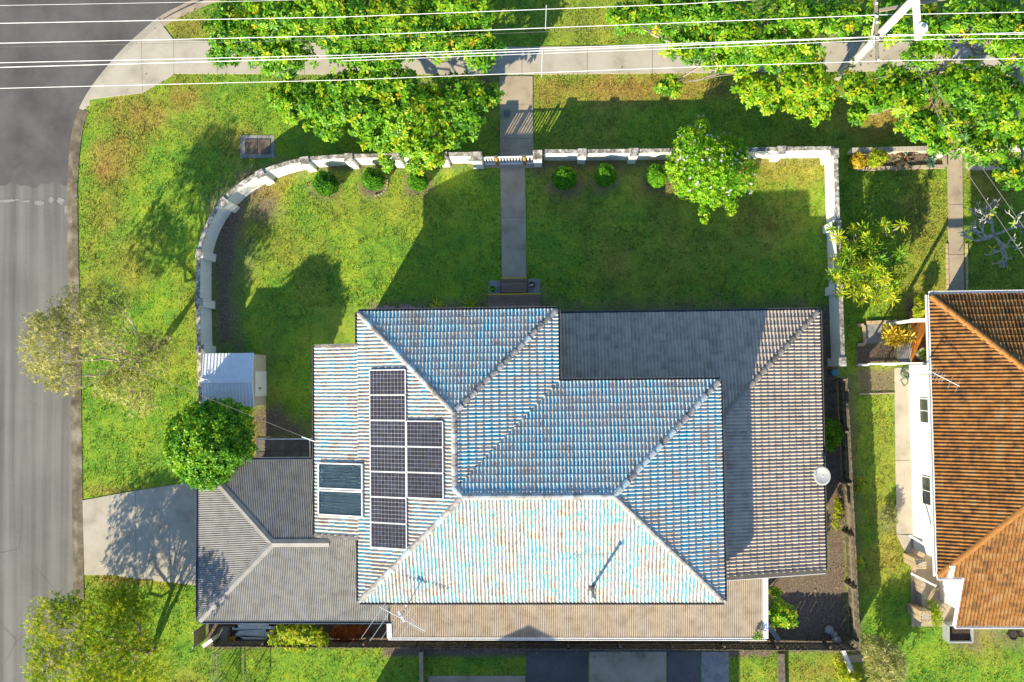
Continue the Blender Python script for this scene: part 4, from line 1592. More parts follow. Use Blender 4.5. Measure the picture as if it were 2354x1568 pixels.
def foliage(name, parts_, m, parent):
    V, F, R, off = [], [], [], 0
    for v, f, r in parts_:
        V.append(v)
        F.append(f + off)
        R.append(r)
        off += len(v)
    me = raw_mesh(name, np.concatenate(V), np.concatenate(F), {'rnd': np.concatenate(R)})
    return place(name, me, m, parent)


def limb(mb, a, b, r0, r1, bend=.12, n=5, seg=6):
    a = np.array(a, float)
    b = np.array(b, float)
    ln = np.linalg.norm(b - a)
    off = rng.normal(0, bend * ln, 3)
    off2 = rng.normal(0, bend * ln * .35, (n + 1, 3))
    pts = []
    for k in range(n + 1):
        t_ = k / n
        pts.append(a + (b - a) * t_ + off * math.sin(math.pi * t_) * .6 + off2[k] * (0 if k in (0, n) else 1))
    mb.tube(pts, [r0 + (r1 - r0) * k / n for k in range(n + 1)], seg)
    return pts


def woody(base, fork_z, blobs, r, m, parent, stems=1, twigs=4, twig_r=.018, lean=None):
    """trunk to the fork, limbs into each blob, twigs inside"""
    tk, br = MB(), MB()
    base = np.array(base, float)
    fork = base + np.array([0, 0, fork_z]) if lean is None else np.array(lean, float)
    limb(tk, base - [0, 0, .15], fork, r, r * .72, .05, 5, 9)
    for b in blobs:
        c = np.array(b[:3]) - np.array([0, 0, b[5] * .25])
        ln = np.linalg.norm(c - fork)
        pts = limb(br, fork - [0, 0, .05], c, r * .55, r * .20, .10, 6, 6)
        for k in range(twigs):
            d = unit(rng.normal(0, 1, 3) + np.array([0, 0, .3]))
            e_ = np.array(b[:3]) + d * np.array(b[3:]) * rng.uniform(.75, 1.0)
            q = pts[rng.integers(2, len(pts))]
            limb(br, q, e_, max(twig_r * 1.4, r * .16), twig_r * .5, .08, 4, 5)
    part('trunk', tk, m, parent, smooth=True)
    part('branches', br, m, parent, smooth=True)


def blobs_px(lst):
    """(u, v, z, radius u px, radius v px, rz) -> metres at that height"""
    out = []
    for u, v, z, ru, rv, rz in lst:
        c = W(u, v, z)
        k = .0202 * (1 - z / CAM_H)
        out.append((c[0], c[1], z, ru * k, rv * k, rz))
    return out


M['leaf_street'] = leaf_mat('street_tree_leaf', [(.035, .13, .010), (.08, .25, .010), (.16, .36, .012), (.30, .44, .015), (.50, .42, .02)], .30, .38)
M['leaf_dark'] = leaf_mat('dark_glossy_leaf', [(.03, .16, .018), (.09, .28, .018), (.22, .42, .018), (.46, .55, .02)], .36, .35)
M['leaf_bottle'] = leaf_mat('bottlebrush_leaf', [(.16, .19, .06), (.32, .34, .09), (.50, .49, .17), (.62, .58, .34)], .45, .6)
M['leaf_lime'] = leaf_mat('lime_leaf', [(.08, .18, .016), (.20, .33, .016), (.38, .46, .02), (.55, .50, .04)], .42, .5)
M['leaf_hedge'] = leaf_mat('clipped_conifer', [(.02, .11, .008), (.06, .24, .008), (.15, .38, .010), (.26, .46, .012)], .2, .6)
M['leaf_flower_bush'] = leaf_mat('flowering_bush_leaf', [(.04, .18, .010), (.11, .34, .012), (.24, .47, .016), (.42, .54, .03)], .3, .5)
M['petal'] = leaf_mat('lilac_petal', [(.45, .42, .68), (.62, .60, .80), (.75, .74, .85)], .3, .6)
M['leaf_yucca'] = leaf_mat('dracaena_leaf', [(.05, .17, .010), (.15, .31, .012), (.34, .43, .016), (.52, .50, .04)], .25, .4)
M['leaf_yellow'] = leaf_mat('croton_leaf', [(.16, .17, .012), (.42, .28, .01), (.58, .42, .02), (.62, .52, .12)], .25, .45)
M['leaf_russet'] = leaf_mat('russet_leaf', [(.22, .05, .010), (.40, .10, .012), (.55, .17, .016)], .2, .6)
M['leaf_silver'] = leaf_mat('silver_green_leaf', [(.16, .19, .07), (.32, .35, .11), (.48, .48, .19), (.60, .57, .28)], .4, .6)
M['leaf_succulent'] = leaf_mat('succulent_leaf', [(.04, .12, .07), (.09, .20, .12), (.16, .27, .17)], .1, .4)
M['leaf_brom'] = leaf_mat('bromeliad_leaf', [(.05, .07, .05), (.14, .16, .10), (.24, .22, .12), (.28, .12, .06)], .1, .4)
M['pink'] = leaf_mat('pink_petal', [(.38, .24, .28), (.58, .42, .46)], .3, .6)


def street_tree(base_uv, fork_z, lst, n, label, r=.16, dens=1.0, yellow=0.0, leafl=.22, twigs=4, k=9):
    bl = blobs_px(lst)
    b = W(*base_uv)
    root = thing('street_tree', b, label, 'tree', 'broad-leaved street trees')
    n = int(n * 1.75)
    C, d = blob_points(bl, n, (.45, 1.0), -.15, .2)
    A = unit(d * .7 + np.array([0, 0, .55]) + rng.normal(0, .3, d.shape))
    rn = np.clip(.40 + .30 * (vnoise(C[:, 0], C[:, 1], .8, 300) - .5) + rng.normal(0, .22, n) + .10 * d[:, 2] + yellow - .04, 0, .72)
    rn = np.where(rng.random(n) < .022 + yellow * .3, rng.uniform(.9, 1, n), rn)
    V = [rosettes(C, A, k, leafl, leafl * .44, .12, .25, .12, .22, False, rn)]
    woody(b, fork_z, bl, r, M['bark_pale'], root, twigs=twigs)
    foliage('crown', V, M['leaf_street'], root)
    return root


# street trees on the north verge
street_tree((640, 70), 1.8, [(560, 60, 4.2, 90, 70, .7), (680, 30, 5.0, 110, 75, .9), (800, 70, 4.6, 100, 80, .8), (640, 120, 3.8, 90, 55, .6), (760, 10, 5.2, 90, 60, .8), (520, 120, 3.2, 45, 35, .4)],
            900, 'leafy street tree on the verge nearest the road corner', .17)
street_tree((900, 150), 2.0, [(900, 40, 4.8, 110, 75, .8), (1010, 70, 4.4, 100, 70, .7), (1060, 10, 4.6, 90, 60, .7), (1100, 110, 3.6, 60, 50, .5), (860, 125, 4.2, 100, 50, .6)],
            780, 'leafy street tree between the road corner and the spacer on the wires', .16)
street_tree((830, 215), 1.6, [(700, 230, 3.0, 95, 55, .6), (820, 240, 3.6, 110, 70, .8), (930, 250, 3.6, 100, 70, .8), (1040, 230, 3.2, 90, 60, .6), (860, 190, 4.0, 130, 40, .6), (960, 320, 2.8, 70, 55, .5), (1030, 300, 2.6, 45, 50, .4), (880, 310, 2.9, 60, 45, .4), (740, 270, 2.6, 50, 45, .4), (1110, 225, 2.6, 45, 35, .35), (1090, 275, 2.5, 30, 40, .35), (1000, 360, 2.4, 32, 30, .3), (650, 225, 2.6, 45, 28, .3), (960, 380, 2.2, 26, 24, .25), (890, 372, 2.2, 26, 20, .25), (760, 300, 2.5, 28, 28, .25)],
            1020, 'broad leafy tree overhanging the garden wall left of the gate', .17, yellow=.03)
street_tree((1600, 150), 1.9, [(1530, 30, 4.2, 70, 50, .6), (1640, 20, 4.8, 100, 60, .8), (1720, 90, 4.2, 110, 60, .7), (1580, 100, 3.6, 70, 45, .5), (1700, 140, 3.4, 95, 34, .5), (1820, 140, 3.4, 70, 30, .45), (1830, 40, 4.4, 90, 50, .6), (1930, 40, 4.2, 60, 45, .5), (1440, 40, 3.6, 50, 40, .5)],
            760, 'leafy street tree left of the power pole above the footpath', .15)
street_tree((1840, 170), 1.7, [(1740, 205, 3.0, 55, 38, .5), (1860, 190, 3.4, 70, 50, .6), (1840, 110, 3.8, 60, 45, .6), (1840, 235, 2.6, 42, 40, .4), (1880, 262, 2.4, 28, 26, .3), (1770, 240, 2.5, 32, 28, .3), (1540, 195, 2.5, 30, 28, .25), (1895, 225, 2.6, 28, 30, .35)],
            300, 'leafy tree with yellowing leaves overhanging the shaded verge near the boundary corner', .13, yellow=.14)
street_tree((2150, 190), 2.2, [(2060, 40, 4.6, 80, 60, .7), (2000, 215, 2.8, 55, 42, .5), (1965, 200, 2.4, 30, 36, .4), (2100, 205, 3.2, 60, 40, .5), (2050, 175, 3.0, 50, 28, .4), (2130, 120, 4.0, 55, 45, .5), (2130, 290, 2.8, 40, 40, .4), (2060, 230, 3.2, 60, 45, .5), (2090, 285, 2.6, 35, 30, .3), (1975, 260, 2.6, 25, 30, .3)],
            420, 'thin leafy tree beside the power pole with the verge showing through', .14, twigs=5)
street_tree((2290, 215), 2.2, [(2240, 40, 4.8, 90, 60, .8), (2330, 80, 4.6, 80, 80, .8), (2240, 200, 4.0, 80, 60, .7), (2320, 250, 4.0, 80, 80, .8), (2200, 280, 3.2, 60, 50, .5), (2280, 340, 3.2, 80, 45, .5), (2340, 400, 3.0, 60, 40, .5), (2160, 330, 2.6, 35, 30, .35), (2190, 190, 3.8, 50, 40, .5), (2140, 60, 4.4, 50, 50, .5)],
            640, 'big leafy tree with bare limbs showing at the top right corner', .2, twigs=6)

# dark round tree by the shed
def round_tree(name, base_uv, lst, n, leafl, k, label, m, r=.12, fork=1.0, wide=.5, spread=.35, shell=(.7, 1.0), zmin=-.3, bark='bark', twigs=3, light=.0, group=None):
    bl = blobs_px(lst)
    b = W(*base_uv)
    root = thing(name, b, label, 'tree' if 'tree' in name else 'bush', group)
    C, d = blob_points(bl, n, shell, zmin, .16)
    A = unit(d + rng.normal(0, .35, d.shape) + np.array([0, 0, .25]))
    rn = np.clip(.42 + rng.normal(0, .17, n) + .30 * (vnoise(C[:, 0], C[:, 1], 1.6, 310) - .5) + light, 0, 1)
    woody(b, fork, bl, r, M[bark], root, twigs=twigs)
    foliage('crown', [rosettes(C, A, k, leafl, leafl * wide, spread, .4, .2, .15, leafl < .16, rn)], m, root)
    return root


round_tree('round_tree', (500, 985), [(480, 1015, 3.0, 88, 88, 1.3), (520, 965, 2.8, 60, 50, .9), (430, 1040, 2.8, 50, 55, .9), (470, 1080, 2.8, 60, 42, .8), (540, 1020, 2.7, 45, 50, .8), (425, 990, 2.5, 42, 40, .7)],
           4200, .16, 6, 'dense round dark green tree between the shed and carport', M['leaf_dark'], .13, 1.1)

# bottlebrush trees on the street verge
def bottlebrush(base_uv, stems, lst, n, label, m, leafl=.15, per=9, tw=14, light=0):
    bl = blobs_px(lst)
    b = W(*base_uv)
    root = thing('bottlebrush_tree', b, label, 'tree', 'bottlebrush trees by the kerb')
    tk, br = MB(), MB()
    forks = []
    for (u, v, z) in stems:
        f = W(u, v, z)
        limb(tk, b - [0, 0, .15] + rng.normal(0, .05, 3) * [1, 1, 0], f, .12, .085, .05, 6, 8)
        forks.append(f)
    V = []
    for bb in bl:
        c = np.array(bb[:3])
        f = min(forks, key=lambda q: np.linalg.norm(q - c))
        pts = limb(br, f, c - [0, 0, bb[5] * .3], .05, .022, .10, 6, 6)
        for k in range(tw):
            d = unit(rng.normal(0, 1, 3) + np.array([0, 0, .45]))
            e_ = c + d * np.array(bb[3:]) * rng.uniform(.7, 1.05)
            limb(br, pts[rng.integers(2, len(pts))], e_, .014, .005, .10, 4, 4)
    part('trunk', tk, M['bark'], root, smooth=True)
    part('branches', br, M['bark_pale'], root, smooth=True)
    C, d = blob_points(bl, n, (.45, 1.05), -.6, .25)
    A = unit(d * .6 + rng.normal(0, .55, d.shape) + np.array([0, 0, .4]))
    rn = np.clip(.45 + light + rng.normal(0, .2, n) + .35 * (vnoise(C[:, 0], C[:, 1], 1.2, 320) - .5), 0, 1)
    foliage('crown', [rosettes(C, A, per, leafl, leafl * .2, .75, .5, .15, .08, True, rn)], m, root)


bottlebrush((374, 782), [(318, 822, 2.0), (345, 800, 1.9)], [(105, 800, 4.5, 62, 80, .9), (125, 810, 3.0, 60, 80, .7), (140, 875, 3.4, 45, 38, .6), (170, 720, 4.2, 60, 60, .9), (250, 690, 3.6, 50, 45, .5), (225, 770, 4.4, 70, 60, .7), (320, 830, 3.3, 65, 65, .5), (270, 880, 3.4, 60, 50, .5), (330, 920, 2.9, 50, 40, .4), (360, 790, 3.0, 50, 45, .4), (110, 745, 4.7, 45, 35, .6)],
            3000, 'sparse bottlebrush tree with visible branches leaning over the road edge', M['leaf_bottle'], .15, 8)
bottlebrush((352, 1502), [(300, 1490, 1.3), (330, 1470, 1.2)], [(120, 1440, 2.56, 65, 70, 0.68), (160, 1390, 2.56, 55, 30, 0.42), (230, 1430, 2.69, 85, 70, 0.68), (110, 1530, 2.43, 60, 60, 0.59), (210, 1520, 2.69, 90, 60, 0.68), (300, 1400, 2.18, 60, 60, 0.51), (320, 1500, 2.05, 60, 60, 0.51), (270, 1370, 2.05, 50, 35, 0.34), (310, 1560, 4.3, 85, 42, .8), (230, 1575, 4.2, 70, 40, .7)],
            4600, 'leafy yellow green bottlebrush tree at the bottom left by the kerb', M['leaf_lime'], .15, 9, tw=8, light=.05)

# clipped round hedges along the wall
def hedge_ball(u, v, ru, rv, label, top=0.0):
    z = .70
    c = W(u, v, z)
    k = .0199
    bl = [(c[0], c[1], z, ru * k, rv * k * .96, .68)]
    root = thing('hedge_ball', (c[0], c[1], 0), label, 'shrub', 'clipped round shrubs along the wall')
    n = 2600
    C, d = blob_points(bl, n, (.84, 1.03), -.95, .12)
    A = unit(d + rng.normal(0, .3, d.shape))
    rn = np.clip(.38 + rng.normal(0, .15, n) + .3 * (vnoise(C[:, 0] * 2, C[:, 1] * 2, 2.5, 330) - .5) + top, 0, 1)
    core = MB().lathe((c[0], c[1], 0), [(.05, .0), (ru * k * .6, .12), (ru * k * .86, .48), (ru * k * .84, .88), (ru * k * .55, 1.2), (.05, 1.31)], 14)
    part('stems', core, M['leaf_core'], root, smooth=True)  # solid dark core added inside to close gaps between leaves, not stems
    foliage('foliage', [rosettes(C, A, 5, .075, .035, .55, .5, .2, .1, True, rn)], M['leaf_hedge'], root)


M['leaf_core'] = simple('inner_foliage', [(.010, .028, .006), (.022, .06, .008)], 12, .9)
hedge_ball(749, 422, 27, 27, 'leftmost clipped round shrub near the curve of the wall', -.12)
hedge_ball(857, 412, 24, 24, 'clipped round shrub with a brick edging, second from the wall curve')
hedge_ball(961, 416, 21, 22, 'clipped round shrub under the overhanging tree, third from the wall curve')
hedge_ball(1297, 410, 27, 25, 'clipped round shrub right of the gate, nearest the path', .06)
hedge_ball(1392, 403, 23, 24, 'clipped round shrub midway between gate and flowering bush', .08)
hedge_ball(1509, 405, 22, 25, 'clipped round shrub touching the flowering bush', .12)
# brick edging arc
ec = W(866, 420)
re_ = thing('brick_edging', (ec[0], ec[1], 0), 'small curved edging of pale bricks around a clipped shrub', 'edging')
for k in range(9):
    a = -1.5 + k * .24
    x, y = ec[0] - .1 + .62 * math.cos(a), ec[1] + .0 + .62 * math.sin(a)
    part('brick', MB().bar((x - .05 * math.sin(a), y + .05 * math.cos(a), .03), (x + .05 * math.sin(a), y - .05 * math.cos(a), .03), .07, .08), M['concrete'], re_)

# flowering bush
bl_f = [(1630, 385, 1.9, 75, 70, 1.0), (1600, 340, 1.9, 50, 50, .7), (1690, 400, 1.7, 50, 50, .7), (1590, 420, 1.5, 48, 40, .6), (1640, 440, 1.5, 50, 40, .5), (1665, 350, 1.8, 50, 40, .6), (1612, 295, 1.9, 16, 30, .4), (1618, 490, 1.2, 10, 26, .3), (1680, 470, 1.2, 14, 26, .3), (1560, 380, 1.6, 30, 40, .5)]
fb = round_tree('flowering_bush', (1600, 400), bl_f, 3000, .12, 6, 'tall flowering bush with lilac blossoms growing over the garden wall', M['leaf_flower_bush'], .06, .5, .5, .4, (.72, 1.02), -.3, 'bark', 3, .16)
C, d = blob_points(blobs_px(bl_f[:3] + bl_f[5:7]), 70, (1.0, 1.08), .2, .1)
foliage('blossoms', [rosettes(C, unit(d + [0, 0, .4]), 5, .07, .06, .3, .3, .1, .1, True)], M['petal'], fb)


def rosette_plant(name, c, k, ln, wd, m, label, cat, tiers=2, spread=.5, group=None, layers=None):
    o_parts = []
    c = np.array(c, float)
    for t_ in range(tiers):
        o_parts.append(rosettes(c[None] + [0, 0, .05 + .05 * t_], np.array([[0, 0, 1.]]), k, ln * (1 - .18 * t_), wd, spread + t_ * .3, .2, .2, .18, False))
    V = np.concatenate([p[0] for p in o_parts])
    off = 0
    Fs = []
    for p in o_parts:
        Fs.append(p[1] + off)
        off += len(p[0])
    me_ = raw_mesh(name, V - c, np.concatenate(Fs), {'rnd': np.concatenate([p[2] for p in o_parts])})
    o = place(name, me_, m)
    o.location = c
    o['label'] = label
    o['category'] = cat
    if group:
        o['group'] = group
    return o


for (u, v, lab) in ((1005, 705, 'spiky green plant under the front eave, farther from the steps'), (1080, 702, 'spiky green plant under the front eave, beside the landing')):
    rosette_plant('spiky_plant', W(u, v, .05), 13, .5, .055, M['leaf_yucca'], lab, 'plant', 2, .55, 'spiky plants along the front wall')


def shrub(name, lst, n, leafl, label, m, k=6, wide=.5, base=None, cat='shrub', light=0.0, spread=.35, shell=(.55, 1.0), stem_m='bark', group=None):
    bl = blobs_px(lst)
    if base is None:
        b = np.array([bl[0][0], bl[0][1], 0])
    else:
        b = W(*base)
    root = thing(name, b, label, cat, group)
    C, d = blob_points(bl, n, shell, -.3, .2)
    A = unit(d + rng.normal(0, .4, d.shape) + np.array([0, 0, .3]))
    rn = np.clip(.45 + light + rng.normal(0, .2, n), 0, 1)
    st = MB()
    for q in bl:
        for j in range(3):
            limb(st, b + rng.normal(0, .04, 3) * [1, 1, 0], np.array(q[:3]) + unit(rng.normal(0, 1, 3)) * np.array(q[3:]) * .7, .018, .006, .08, 4, 5)
    part('stems', st, M[stem_m], root)
    foliage('foliage', [rosettes(C, A, k, leafl, leafl * wide, spread, .4, .15, .15, leafl < .12, rn)], m, root)
    return root


shrub('small_bush', [(935, 708, .3, 22, 7, .2), (890, 709, .25, 25, 6, .18)], 160, .07, 'low flowering shrub with pale pink blooms at the front wall', M['pink'], 5, .6)
shrub('lime_shrub', [(650, 1468, 1.0, 40, 20, .4), (700, 1458, 1.4, 45, 24, .5), (660, 1448, 1.2, 25, 16, .4), (735, 1470, 1.0, 25, 16, .35), (690, 1485, .9, 35, 14, .3)], 420, .12, 'sprawling lime green shrub behind the carport by the timber fence', M['leaf_lime'], 7, .5, light=.1)
shrub('russet_plant', [(795, 1456, .35, 36, 17, .28), (825, 1450, .3, 20, 14, .2)], 420, .12, 'rust coloured dried plant behind the carport', M['leaf_russet'], 6, .25)
shrub('fern', [(1910, 985, .6, 20, 24, .35), (1908, 1015, .5, 16, 20, .3), (1922, 1000, .7, 16, 18, .3)], 130, .2, 'green fern between the grey roof and the timber fence', M['leaf_street'], 8, .25)
shrub('low_plant', [(1925, 1170, .25, 12, 28, .18), (1922, 1200, .25, 10, 20, .15)], 150, .08, 'low yellow green plant in the sunlit strip by the side fence', M['leaf_lime'], 6, .5, light=.15)
tr_ = shrub('young_tree', [(1785, 1395, 1.5, 18, 22, .4), (1800, 1412, 1.9, 30, 22, .4), (1812, 1425, 1.7, 20, 16, .35), (1790, 1430, 1.6, 18, 14, .3), (1780, 1362, 1.0, 14, 10, .2)], 150, .17, 'small glossy green tree in the bare back garden beside the verandah', M['leaf_street'], 7, .4, base=(1762, 1352), cat='tree', light=.12, stem_m='bark_pale')
shrub('gutter_weed', [(1742, 1462, 2.5, 12, 8, .15)], 26, .1, 'green weed sprouting at the corner of the verandah gutter', M['leaf_street'], 5, .5)
# neighbour's plants
shrub('croton_bush', [(1972, 370, .5, 16, 18, .4)], 260, .13, 'golden leaved bush at the left end of the front garden bed', M['leaf_yellow'], 7, .22)
shrub('garden_shrub', [(2018, 362, .6, 26, 16, .4), (2010, 375, .5, 16, 12, .3)], 260, .10, 'yellow green shrub in the front garden bed', M['leaf_lime'], 6, .5, light=.15)
rosette_plant('bromeliad', W(2073, 370, .15), 15, .55, .11, M['leaf_brom'], 'large grey green bromeliad in the front garden bed', 'plant', 3, .25)
rosette_plant('agave', W(2137, 372, .1), 11, .32, .11, M['leaf_succulent'], 'small blue green agave in the front garden bed near the path', 'plant', 2, .35)
shrub('porch_shrub', [(2112, 710, .7, 14, 24, .4), (2118, 690, .6, 14, 16, .3)], 200, .11, 'lime green shrub in the bed by the neighbouring porch', M['leaf_lime'], 6, .5, light=.12)
shrub('yellow_plant', [(2062, 772, .6, 34, 18, .35), (2050, 765, .7, 20, 12, .3)], 70, .32, 'bright yellow long leaved plant by the neighbouring porch', M['leaf_yellow'], 6, .2, spread=.5, light=.1)
shrub('fan_plant', [(1971, 1296, .6, 12, 14, .25)], 26, .2, 'small bright green plant against the outer side of the fence', M['leaf_street'], 8, .2, light=.2)
shrub('dry_bush', [(2043, 1188, .35, 18, 22, .28)], 260, .09, 'brownish dry rounded bush on the strip of lawn beside the concrete path', M['leaf_silver'], 6, .3, light=-.25)
shrub('spiky_bush', [(2035, 1515, 1.0, 42, 42, .8), (2010, 1490, .9, 30, 30, .6), (2050, 1540, .9, 30, 30, .6), (2018, 1545, .8, 28, 26, .5)], 620, .26, 'pale silvery green spiky bush at the bottom right corner fence', M['leaf_silver'], 8, .12, spread=.8, shell=(.4, .9))
shrub('patio_plant', [(2138, 1400, .6, 16, 18, .3), (2148, 1420, .5, 12, 18, .25)], 46, .3, 'red tinged spiky plant on the neighbouring patio edge', M['leaf_lime'], 9, .12, spread=.5)
shrub('creeper', [(1935, 1545, .4, 10, 24, .3), (1960, 1560, .5, 16, 16, .3), (1925, 1520, .3, 8, 14, .2)], 160, .12, 'yellow flowering creeper on the south boundary near the corner', M['leaf_lime'], 6, .5, light=.2)
shrub('weed_clump', [(1975, 1115, .2, 14, 18, .15)], 60, .1, 'clump of green weeds outside the side fence', M['leaf_lime'], 5, .4)

# dracaena with starry heads
def dracaena():
    b = W(2000, 610)
    root = thing('dracaena_clump', b, 'clump of starry headed dracaena leaning over the boundary wall', 'plant')
    hd_ = []
    for k in range(120):
        u = rng.normal(2008, 34)
        v = rng.normal(598, 45)
        if u < 1955 or u > 2080 or v < 508 or v > 690:
            continue
        hd_.append(W(u, v, rng.uniform(1.0, 2.3)))
    for (u, v, z) in ((1913, 526, 1.6), (1925, 545, 1.7), (1915, 600, 1.6), (1920, 622, 1.7), (1933, 590, 1.8), (1925, 640, 1.6), (1930, 672, 1.5), (1938, 560, 1.8), (1912, 635, 1.5), (1935, 612, 1.9), (1940, 640, 1.9), (1945, 580, 2.0), (1950, 620, 2.0)):
        hd_.append(W(u, v, z))
    C = np.array(hd_)
    A = unit(rng.normal(0, .28, C.shape) + np.array([0, 0, 1.]))
    st = MB()
    for c in C:
        limb(st, b + rng.normal(0, .5, 3) * [1, 1, 0], c, .03, .016, .06, 5, 5)
    part('stems', st, M['bark_pale'], root)
    rn = np.clip(rng.normal(.5, .2, len(C)), 0, 1)
    foliage('leaf_heads', [rosettes(C, A, 18, .36, .055, .35, .15, .1, .25, False, rn), rosettes(C, A, 9, .26, .05, .9, .15, .1, .1, False, rn + .15)], M['leaf_yucca'], root)


dracaena()

# leafless frangipani
def frangipani():
    b = W(2262, 548)
    root = thing('frangipani_tree', b, 'bare grey branched frangipani tree at the right edge', 'tree')
    mb = MB()
    tips = []

    def grow(p, d, ln, r, depth):
        q = p + d * ln
        mb.tube([p, (p + q) / 2 + rng.normal(0, ln * .05, 3), q], [r, r * .92, r * .85], 6)
        if depth == 0:
            tips.append(q)
            return
        for k in range(3 if depth > 2 else 2):
            a = rng.uniform(0, 6.28)
            v = unit(np.cross(d, [math.cos(a), math.sin(a), .3]))
            nd = unit(d * .75 + v * .75 + np.array([0, 0, .12]))
            grow(q, nd, ln * rng.uniform(.68, .85), r * .74, depth - 1)
    tk = MB()
    limb(tk, b - [0, 0, .1], b + [0, 0, .9], .12, .10, .04, 4, 8)
    for k in range(4):
        a = k * 1.57 + .4
        grow(b + np.array([0, 0, .85]), unit(np.array([math.cos(a), math.sin(a), .75])), .62, .06, 4)
    part('trunk', tk, M['bark_grey'], root, smooth=True)
    part('branches', mb, M['bark_grey'], root, smooth=True)
    C = np.array([tips[i] for i in rng.choice(len(tips), 16, replace=False)])
    foliage('leaves', [rosettes(C, unit(rng.normal(0, .3, C.shape) + [0, 0, 1]), 4, .18, .07, .4)], M['leaf_street'], root)


frangipani()

# ------------------------------------------------------------------ garden shed
zs, zr_ = 1.75, 1.98
sx0 = W(467, 870, zs)[0]
sx1 = W(584, 870, zs)[0]
sy1 = W(525, 812, zs)[1]
sy0 = W(525, 937, zs)[1]
sm = (sy0 + sy1) / 2
shed = thing('garden_shed', ((sx0 + sx1) / 2, sm, 0), 'small white metal garden shed with ribbed roof beside the curved wall', 'shed')
part('wall', MB().box(sx0 + .06, sx1 - .02, sy0 + .06, sy1 - .06, -.05, zs - .02), M['cream_metal'], shed)
gb = MB()
gb.add([(sx1 - .02, sy0 + .06, zs - .02), (sx1 - .02, sy1 - .06, zs - .02), (sx1 - .02, sm, zr_ - .03), (sx0 + .06, sy0 + .06, zs - .02), (sx0 + .06, sy1 - .06, zs - .02), (sx0 + .06, sm, zr_ - .03)], [(0, 1, 2), (5, 4, 3)])
part('gable', gb, M['cream_metal'], shed)
for s_, ye in ((1, sy1), (-1, sy0)):
    mb = MB()
    mb.add([(sx0, ye, zs), (sx1, ye, zs), (sx1, sm, zr_), (sx0, sm, zr_), (sx0, ye, zs - .02), (sx1, ye, zs - .02), (sx1, sm, zr_ - .02), (sx0, sm, zr_ - .02)],
           [(0, 1, 2, 3), (7, 6, 5, 4), (0, 4, 5, 1), (1, 5, 6, 2), (3, 7, 4, 0)])
    rs = part('roof_sheet', mb, M['white_metal'], shed)
    for k in range(16):
        x = sx0 + .03 + (sx1 - sx0 - .06) * k / 15
        part('rib', MB().bar((x, ye, zs + .012), (x, sm, zr_ + .012), .035, .028), M['white_metal'], rs)
part('ridge_flashing', MB().box(sx0 - .01, sx1 + .01, sm - .11, sm + .11, zr_ + .012, zr_ + .036), M['white_metal'], shed)
for k in range(9):
    y = sy0 + .1 + (sy1 - sy0 - .2) * k / 8
    part('wall_rib', MB().box(sx1 - .02, sx1 - .002, y - .02, y + .02, 0, zs - .05), M['cream_metal'], shed)
dd = part('door', MB().box(sx1 - .002, sx1 + .02, sm - .75, sm + .40, .02, zs - .12), M['white_metal'], shed)
part('handle', MB().box(sx1 + .02, sx1 + .06, sm - .40, sm - .34, .9, 1.15), M['black_plastic'], dd)
single('red_container', MB().lathe(W(541, 940), [(.14, 0), (.15, .25), (.12, .3), (.04, .33)], 12), simple('red_plastic', [(.30, .02, .02), (.38, .03, .03)], 5, .5), 'red container on the ground beside the shed under the dark tree', 'container')

# pipe clothes frame
zq = 1.75
a, b = W(593, 1010, zq), W(712, 1009, zq)
c_, d_ = W(593, 1062, zq), W(713, 1062, zq)
r = thing('clothes_frame', ((a[0] + b[0]) / 2, a[1], 0), 'white pipe clothes line frame over the paved strip beside the carport', 'clothes line')
part('frame', MB().tube([a, b], .022, 8), M['white_metal'], r)
part('frame', MB().tube([a, c_], .022, 8), M['white_metal'], r)
part('frame', MB().tube([b, d_], .022, 8), M['white_metal'], r)
for k in range(4):
    f = (k + 1) / 5
    part('line', MB().tube([a + (c_ - a) * f, b + (d_ - b) * f], .004, 4), M['dark_wire'], r)
for p in (a, b):
    part('leg', MB().tube([(p[0], p[1], -.05), p], .02, 8), M['white_metal'], r)

# ------------------------------------------------------------------ paling fences
def paling_fence(name, p0, p1, h, label, side, post_gap=2.3, pw=.10):
    p0 = np.array(p0[:2])
    p1 = np.array(p1[:2])
    d = p1 - p0
    ln = np.linalg.norm(d)
    d /= ln
    nn = np.array([-d[1], d[0]]) * side                 # towards the yard: rails and posts stand there
    root = thing(name, ((p0 + p1) / 2).tolist() + [0], label, 'fence')
    npl = int(ln / pw)
    ang = math.atan2(d[1], d[0])
    ms = []
    for k in range(5):
        hh = h + rng.uniform(-.03, .03)
        mb = MB().box(-pw / 2 + .004, pw / 2 - .004, -.009, .009, .03, hh)
        ms.append(raw_mesh('paling', mb.V, mb.F))
    for k in range(npl):
        o = place('paling', ms[rng.integers(5)], M['timber_fence'], root)
        p = p0 + d * (k + .5) * pw + nn * rng.uniform(-.006, .004)
        o.matrix_basis = Matrix.Translation((p[0], p[1], 0)) @ Matrix.Rotation(ang, 4, 'Z') @ Matrix.Rotation(rng.uniform(-.012, .012), 4, 'Y')
    for z in (.25, h * .55, h - .15):
        a = p0 + nn * .035
        b = p1 + nn * .035
        part('rail', MB().bar((a[0], a[1], z), (b[0], b[1], z), .045, .085), M['timber_fence'], root)
    for k in range(int(ln / post_gap) + 1):
        p = p0 + d * min(k * post_gap + .1, ln - .1) + nn * .115
        part('post', MB().bar((p[0], p[1], -.1), (p[0], p[1], h - .02), .11, .09, (d[0], d[1], 0)), M['timber_fence'], root)
    return root


